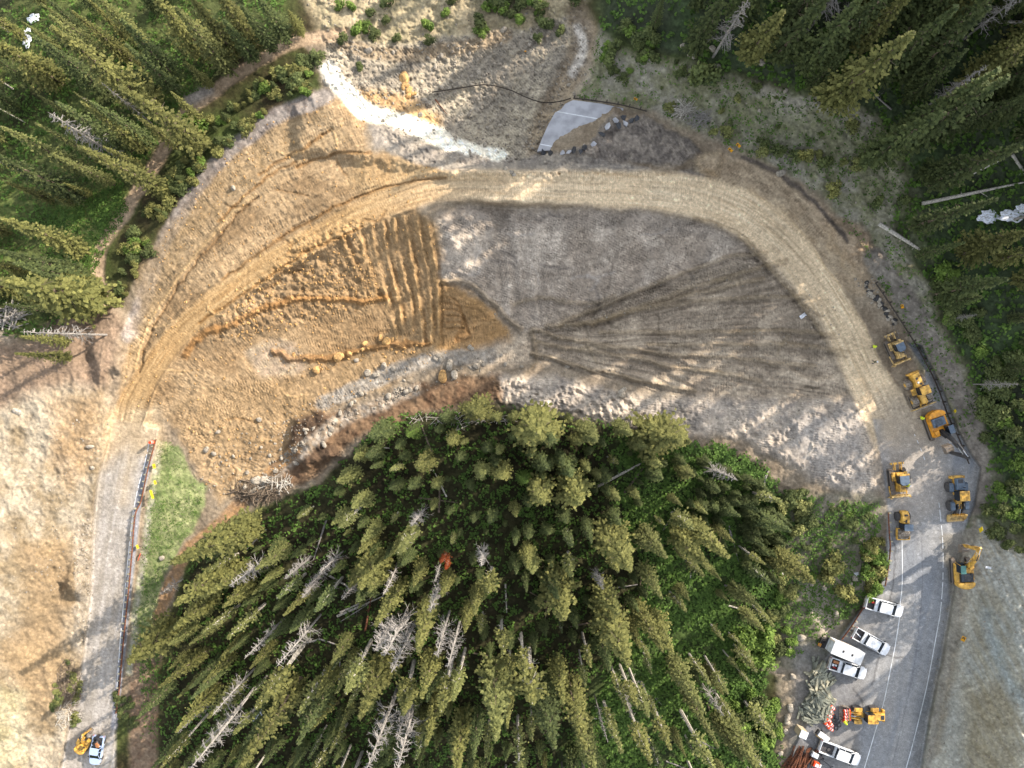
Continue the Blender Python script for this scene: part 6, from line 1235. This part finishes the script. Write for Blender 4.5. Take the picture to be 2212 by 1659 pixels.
e = empty('barricade', place(301,1203,.5), math.radians(70), 'orange barricade board leaning behind the left guardrail', 'barricade'); q = MB().box((0, 0, .55), (1.1, .06, .5), (25, 0, 0), .02).build('board', M['orange'], e); MB().box((0, -.045, .6), (.5, .02, .2), (25, 0, 0)).build('stripe', M['refl'], e); [MB().tube([(x, 0, .6), (x, .2*s_, 0)], .025, 5).build('leg', M['steel'], e) for x in (-.45, .45) for s_ in (-1, 1)]
for x, y, w, h, a, l in [(2136,898,1.3,.8,-25,'pale board lying flat in the shaded scrub beyond the bench'),(2138,1226,1.6,.35,-8,'white fallen sign panel right of the yellow excavator'),(1734,682,1.2,.6,35,'white sheet of plastic on the fan of dozer cuts'),(1849,1240,.7,.6,10,'white bag on the slope above the topmost pickup')]:
    o = MB().box((0, 0, .06), (w, h, .04), None, .01).build('panel_board' if 'board' in l or 'panel' in l else 'plastic_sheet', M['white'], None, False, gp(x, y, .08), (math.radians(8), math.radians(5), math.radians(a))); tag(o, l, 'board' if 'board' in l or 'panel' in l else 'litter')

# ------------------------------------------------------------------ painted lines and the broken pavement
def ribbon(pts, w, m, name, gap=None, up=.03, parent=None):
    q = spl(pts, 10); P = [gp(x, y, up) for x, y in q]; V = []; Fc = []
    for i, p in enumerate(P):
        d = (P[min(i+1, len(P)-1)]-P[max(i-1, 0)]); d.z = 0; d.normalize(); n = Vector((-d.y, d.x, 0))*w/2; V += [tuple(p-n), tuple(p+n)]
    for i in range(len(P)-1):
        if gap and gap(i): continue
        Fc.append((2*i, 2*i+1, 2*i+3, 2*i+2))
    me = bpy.data.meshes.new(name); me.from_pydata(V, [], Fc); me.materials.append(M[m]); o = bpy.data.objects.new(name, me); link(o, parent)
    if parent is None: tag(o, kind='structure')
    return o
ribbon([(1948,1160),(1949,1226),(1948,1270),(1944,1308),(1943,1333),(1935,1386),(1926,1433),(1910,1512),(1903,1537),(1881,1612),(1867,1659),(1850,1715)], .13, 'line', 'road_marking')
ribbon([(2028,1086),(2033,1131),(2036,1168),(2037,1212),(2036,1263),(2031,1323),(2025,1358),(2016,1408),(2005,1467),(1995,1512),(1971,1609),(1957,1659),(1940,1715)], .13, 'line', 'road_marking', lambda i: i in (3, 9, 10, 17, 24, 25, 33, 34, 38, 45))
ribbon([(323,953),(312,1005),(297,1060),(285,1126),(273,1246),(260,1382),(253,1485)], .11, 'line', 'road_marking', lambda i: i % 7 == 5)
ribbon([(1975,938),(1988,968),(2000,1000)], .1, 'line', 'road_marking', lambda i: i % 5 > 1)
SL = [(1238,216),(1300,224),(1395,244),(1385,252),(1354,262),(1338,248),(1324,243),(1312,252),(1304,264),(1292,280),(1282,294),(1269,307),(1252,312),(1240,314),(1218,321),(1196,324),(1160,327),(1166,312),(1170,301),(1184,270),(1199,243),(1212,236),(1221,224)]
P = [gp(x, y) for x, y in SL]; zt = gp(1240, 265).z+.55; cz = Vector((0, 0, 0))
n = len(P); bm = bmesh.new(); cx = sum(p.x for p in P)/n; cy = sum(p.y for p in P)/n
def zpl(x, y): return zt+(x-cx)*.03+(y-cy)*.02
# keep every edge of the slab over its plan position although it stands above the soil
P = [Vector((p.x*(CH-zpl(p.x, p.y))/(CH-p.z), p.y*(CH-zpl(p.x, p.y))/(CH-p.z), 0)) for p in P]
a = [bm.verts.new((p.x, p.y, zpl(p.x, p.y))) for p in P]; b = [bm.verts.new((p.x, p.y, zpl(p.x, p.y)-.9)) for p in P]
bm.faces.new(a)
for i in range(n): bm.faces.new((a[i], b[i], b[(i+1) % n], a[(i+1) % n]))
bmesh.ops.recalc_face_normals(bm, faces=bm.faces); me = bpy.data.meshes.new('broken_road'); bm.to_mesh(me); bm.free(); me.materials.append(M['slab']); o = bpy.data.objects.new('broken_road', me); link(o); tag(o, kind='structure')
def flat_line(p0, p1, w, name='road_marking'):
    q = []
    for x, y in (p0, p1):
        r = gp(x, y); k = (CH-zpl(r.x, r.y))/(CH-r.z); X, Y = r.x*k, r.y*k; q.append(Vector((X, Y, zpl(X, Y)+.012)))
    d = (q[1]-q[0]).normalized(); nn = Vector((-d.y, d.x, 0))*w/2; me = bpy.data.meshes.new(name); me.from_pydata([tuple(q[0]-nn), tuple(q[0]+nn), tuple(q[1]+nn), tuple(q[1]-nn)], [], [(0, 1, 2, 3)]); me.materials.append(M['line']); o = bpy.data.objects.new(name, me); link(o); tag(o, kind='structure')
flat_line((1204,241), (1294,257), .16); flat_line((1167,311.5), (1203,318), .16)
g = random.Random(9)
for i in range(16):
    x, y = [(1330,262),(1346,256),(1300,292),(1282,312),(1262,320),(1240,325),(1215,331),(1190,332),(1172,333),(1350,270),(1362,262),(1375,258),(1312,275),(1336,272),(1255,328),(1228,330)][i]
    t = MB(); k = g.randint(4, 6); pts = [(math.cos(6.283*j/k)*g.uniform(.35, .8), math.sin(6.283*j/k)*g.uniform(.25, .6)) for j in range(k)]; t.plan(pts, -.08, .08)
    tag(t.build('asphalt_chunk', M['black' if i % 3 else 'slab'], None, False, gp(x, y, .35), (g.uniform(-.5, .5), g.uniform(-.5, .5), g.uniform(0, 3))), 'dark broken piece of asphalt along the torn lower edge of the old pavement', 'asphalt piece', 'asphalt pieces at the torn pavement edge')
# line of broken kerb blocks behind the dark rail
for i in range(26):
    f = i/25; x = 1866+f*66+g.uniform(-7, 7); y = 608+f*92+g.uniform(-4, 4); boulder(x, y, g.uniform(.25, .5), 'dark' if i % 2 else 'rock', ('dark' if i % 2 else 'pale')+' broken block in the rubble left of the dark guardrail')

# ------------------------------------------------------------------ people
def person(px, py, ang, top, legs, hat, lab, z0=0.0, walk=.25, arms=None):
    loc = place(px, py, 1.0); loc.z += z0; e = empty('person', loc, math.radians(ang), lab, 'person')
    bm = bmesh.new(); sk = bm.verts.layers.skin.verify(); vs = []
    def v(p, r, par=None):
        q = bm.verts.new(p); q[sk].radius = (r, r*.9) if not isinstance(r, tuple) else r; q[sk].use_root = (par is None); vs.append(q)
        if par is not None: bm.edges.new((par, q))
        return q
    pel = v((0, 0, .95), (.15, .11)); w1 = v((0, 0, 1.12), (.14, .1), pel); ch = v((.01, 0, 1.33), (.17, .12), w1); nk = v((.01, 0, 1.5), (.07, .07), ch); hd0 = v((.02, 0, 1.6), (.085, .09), nk); hd = v((.03, 0, 1.68), (.085, .1), hd0); v((.02, 0, 1.76), (.06, .07), hd); v((.13, 0, 1.655), .018, hd)
    for s in (-1, 1):
        hp = v((0, s*.1, .88), .095, pel); kn = v((s*walk*.5, s*.11, .5), .062, hp); an = v((s*walk*.6-.03, s*.12, .09), .042, kn); v((s*walk*.6+.15, s*.13, .045), .038, an)
        sh = v((.01, s*.19, 1.42), .06, ch); A = arms[0 if s < 0 else 1] if arms else ((-s*.08, s*.27, 1.13), (-s*.02+.12, s*.26, .92)); el = v(A[0], .045, sh); wr = v(A[1], .03, el)
        d = (Vector(A[1])-Vector(A[0])).normalized(); sd_ = Vector((0, 0, 1)).cross(d)
        sd_ = sd_.normalized() if sd_.length > .1 else Vector((1, 0, 0)); pm_ = v(Vector(A[1])+d*.07, (.034, .02), wr)
        for k, (o_, L) in enumerate(((-.03, .075), (-.01, .088), (.01, .082), (.03, .065))): f1 = v(pm_.co+sd_*o_+d*.035, .009, pm_); v(f1.co+d*L*.6+Vector((0, 0, -.012)), .008, f1)
        t1 = v(Vector(A[1])+d*.03+sd_*.045, .011, wr); v(t1.co+d*.045+sd_*.012, .009, t1)
    me = bpy.data.meshes.new('tmp'); bm.to_mesh(me); bm.free(); o = bpy.data.objects.new('tmp', me); COL.objects.link(o); o.modifiers.new('s', 'SKIN').use_smooth_shade = True; o.modifiers.new('b', 'SUBSURF').levels = 1
    dg = bpy.context.evaluated_depsgraph_get(); dg.update(); me2 = bpy.data.meshes.new_from_object(o.evaluated_get(dg)); bpy.data.objects.remove(o); me2.name = 'body'; me2.materials.clear()
    for m_ in ('skin', legs, top): me2.materials.append(M[m_])
    for p in me2.polygons:
        c = p.center; p.material_index = 1 if c.z < 1.0 and abs(c.y) < .24 and not (abs(c.y) > .2 and c.z > .75) else (2 if c.z < 1.48 and c.z > 1.0 else 0)
    body = bpy.data.objects.new('body', me2); link(body, e)
    MB().lathe([(.17, 1.0), (.165, 1.1), (.2, 1.32), (.2, 1.42), (.11, 1.49)], (0, 0, 0), 'z', 16).build('vest', M[top], e); ve = e.children[-1]; ve.scale = (.86, 1.12, 1); ve.location = (.01, 0, 0)
    MB().lathe([(.15, 1.72), (.15, 1.735), (.118, 1.745), (.115, 1.79), (.08, 1.845), (.02, 1.86)], (.03, 0, 0), 'z', 16).build('hard_hat', M[hat], e, True)
    MB().lathe([(.03, 1.685), (.03, 1.7)], (.09, 0, 0), 'z', 6) ; return e
person(1887, 749, 20, 'lime', 'jeans', 'lime', 'worker in a bright lime jacket standing on the dirt road, upper one of two'); person(1890, 782, 60, 'olive', 'jeans', 'white', 'worker in olive clothes and white hat on the dirt road, lower of two', walk=.35)
person(1990, 903, 200, 'lime', 'jeans', 'lime', 'worker in a lime vest and dark trousers left of the amber excavator'); person(1961, 1048, 180, 'lime', 'jeans', 'white', 'worker in a lime vest at the side of the bulldozer with the long ripper', arms=(((.16, -.22, 1.2), (.36, -.14, 1.25)), ((.16, .22, 1.2), (.36, .14, 1.25))))
person(1824, 1560, 40, 'lime', 'orange', 'lime', 'worker in lime and orange clothes at the loader bucket of drums', arms=(((.14, -.24, 1.2), (.34, -.16, 1.12)), ((.14, .24, 1.2), (.34, .16, 1.12))))
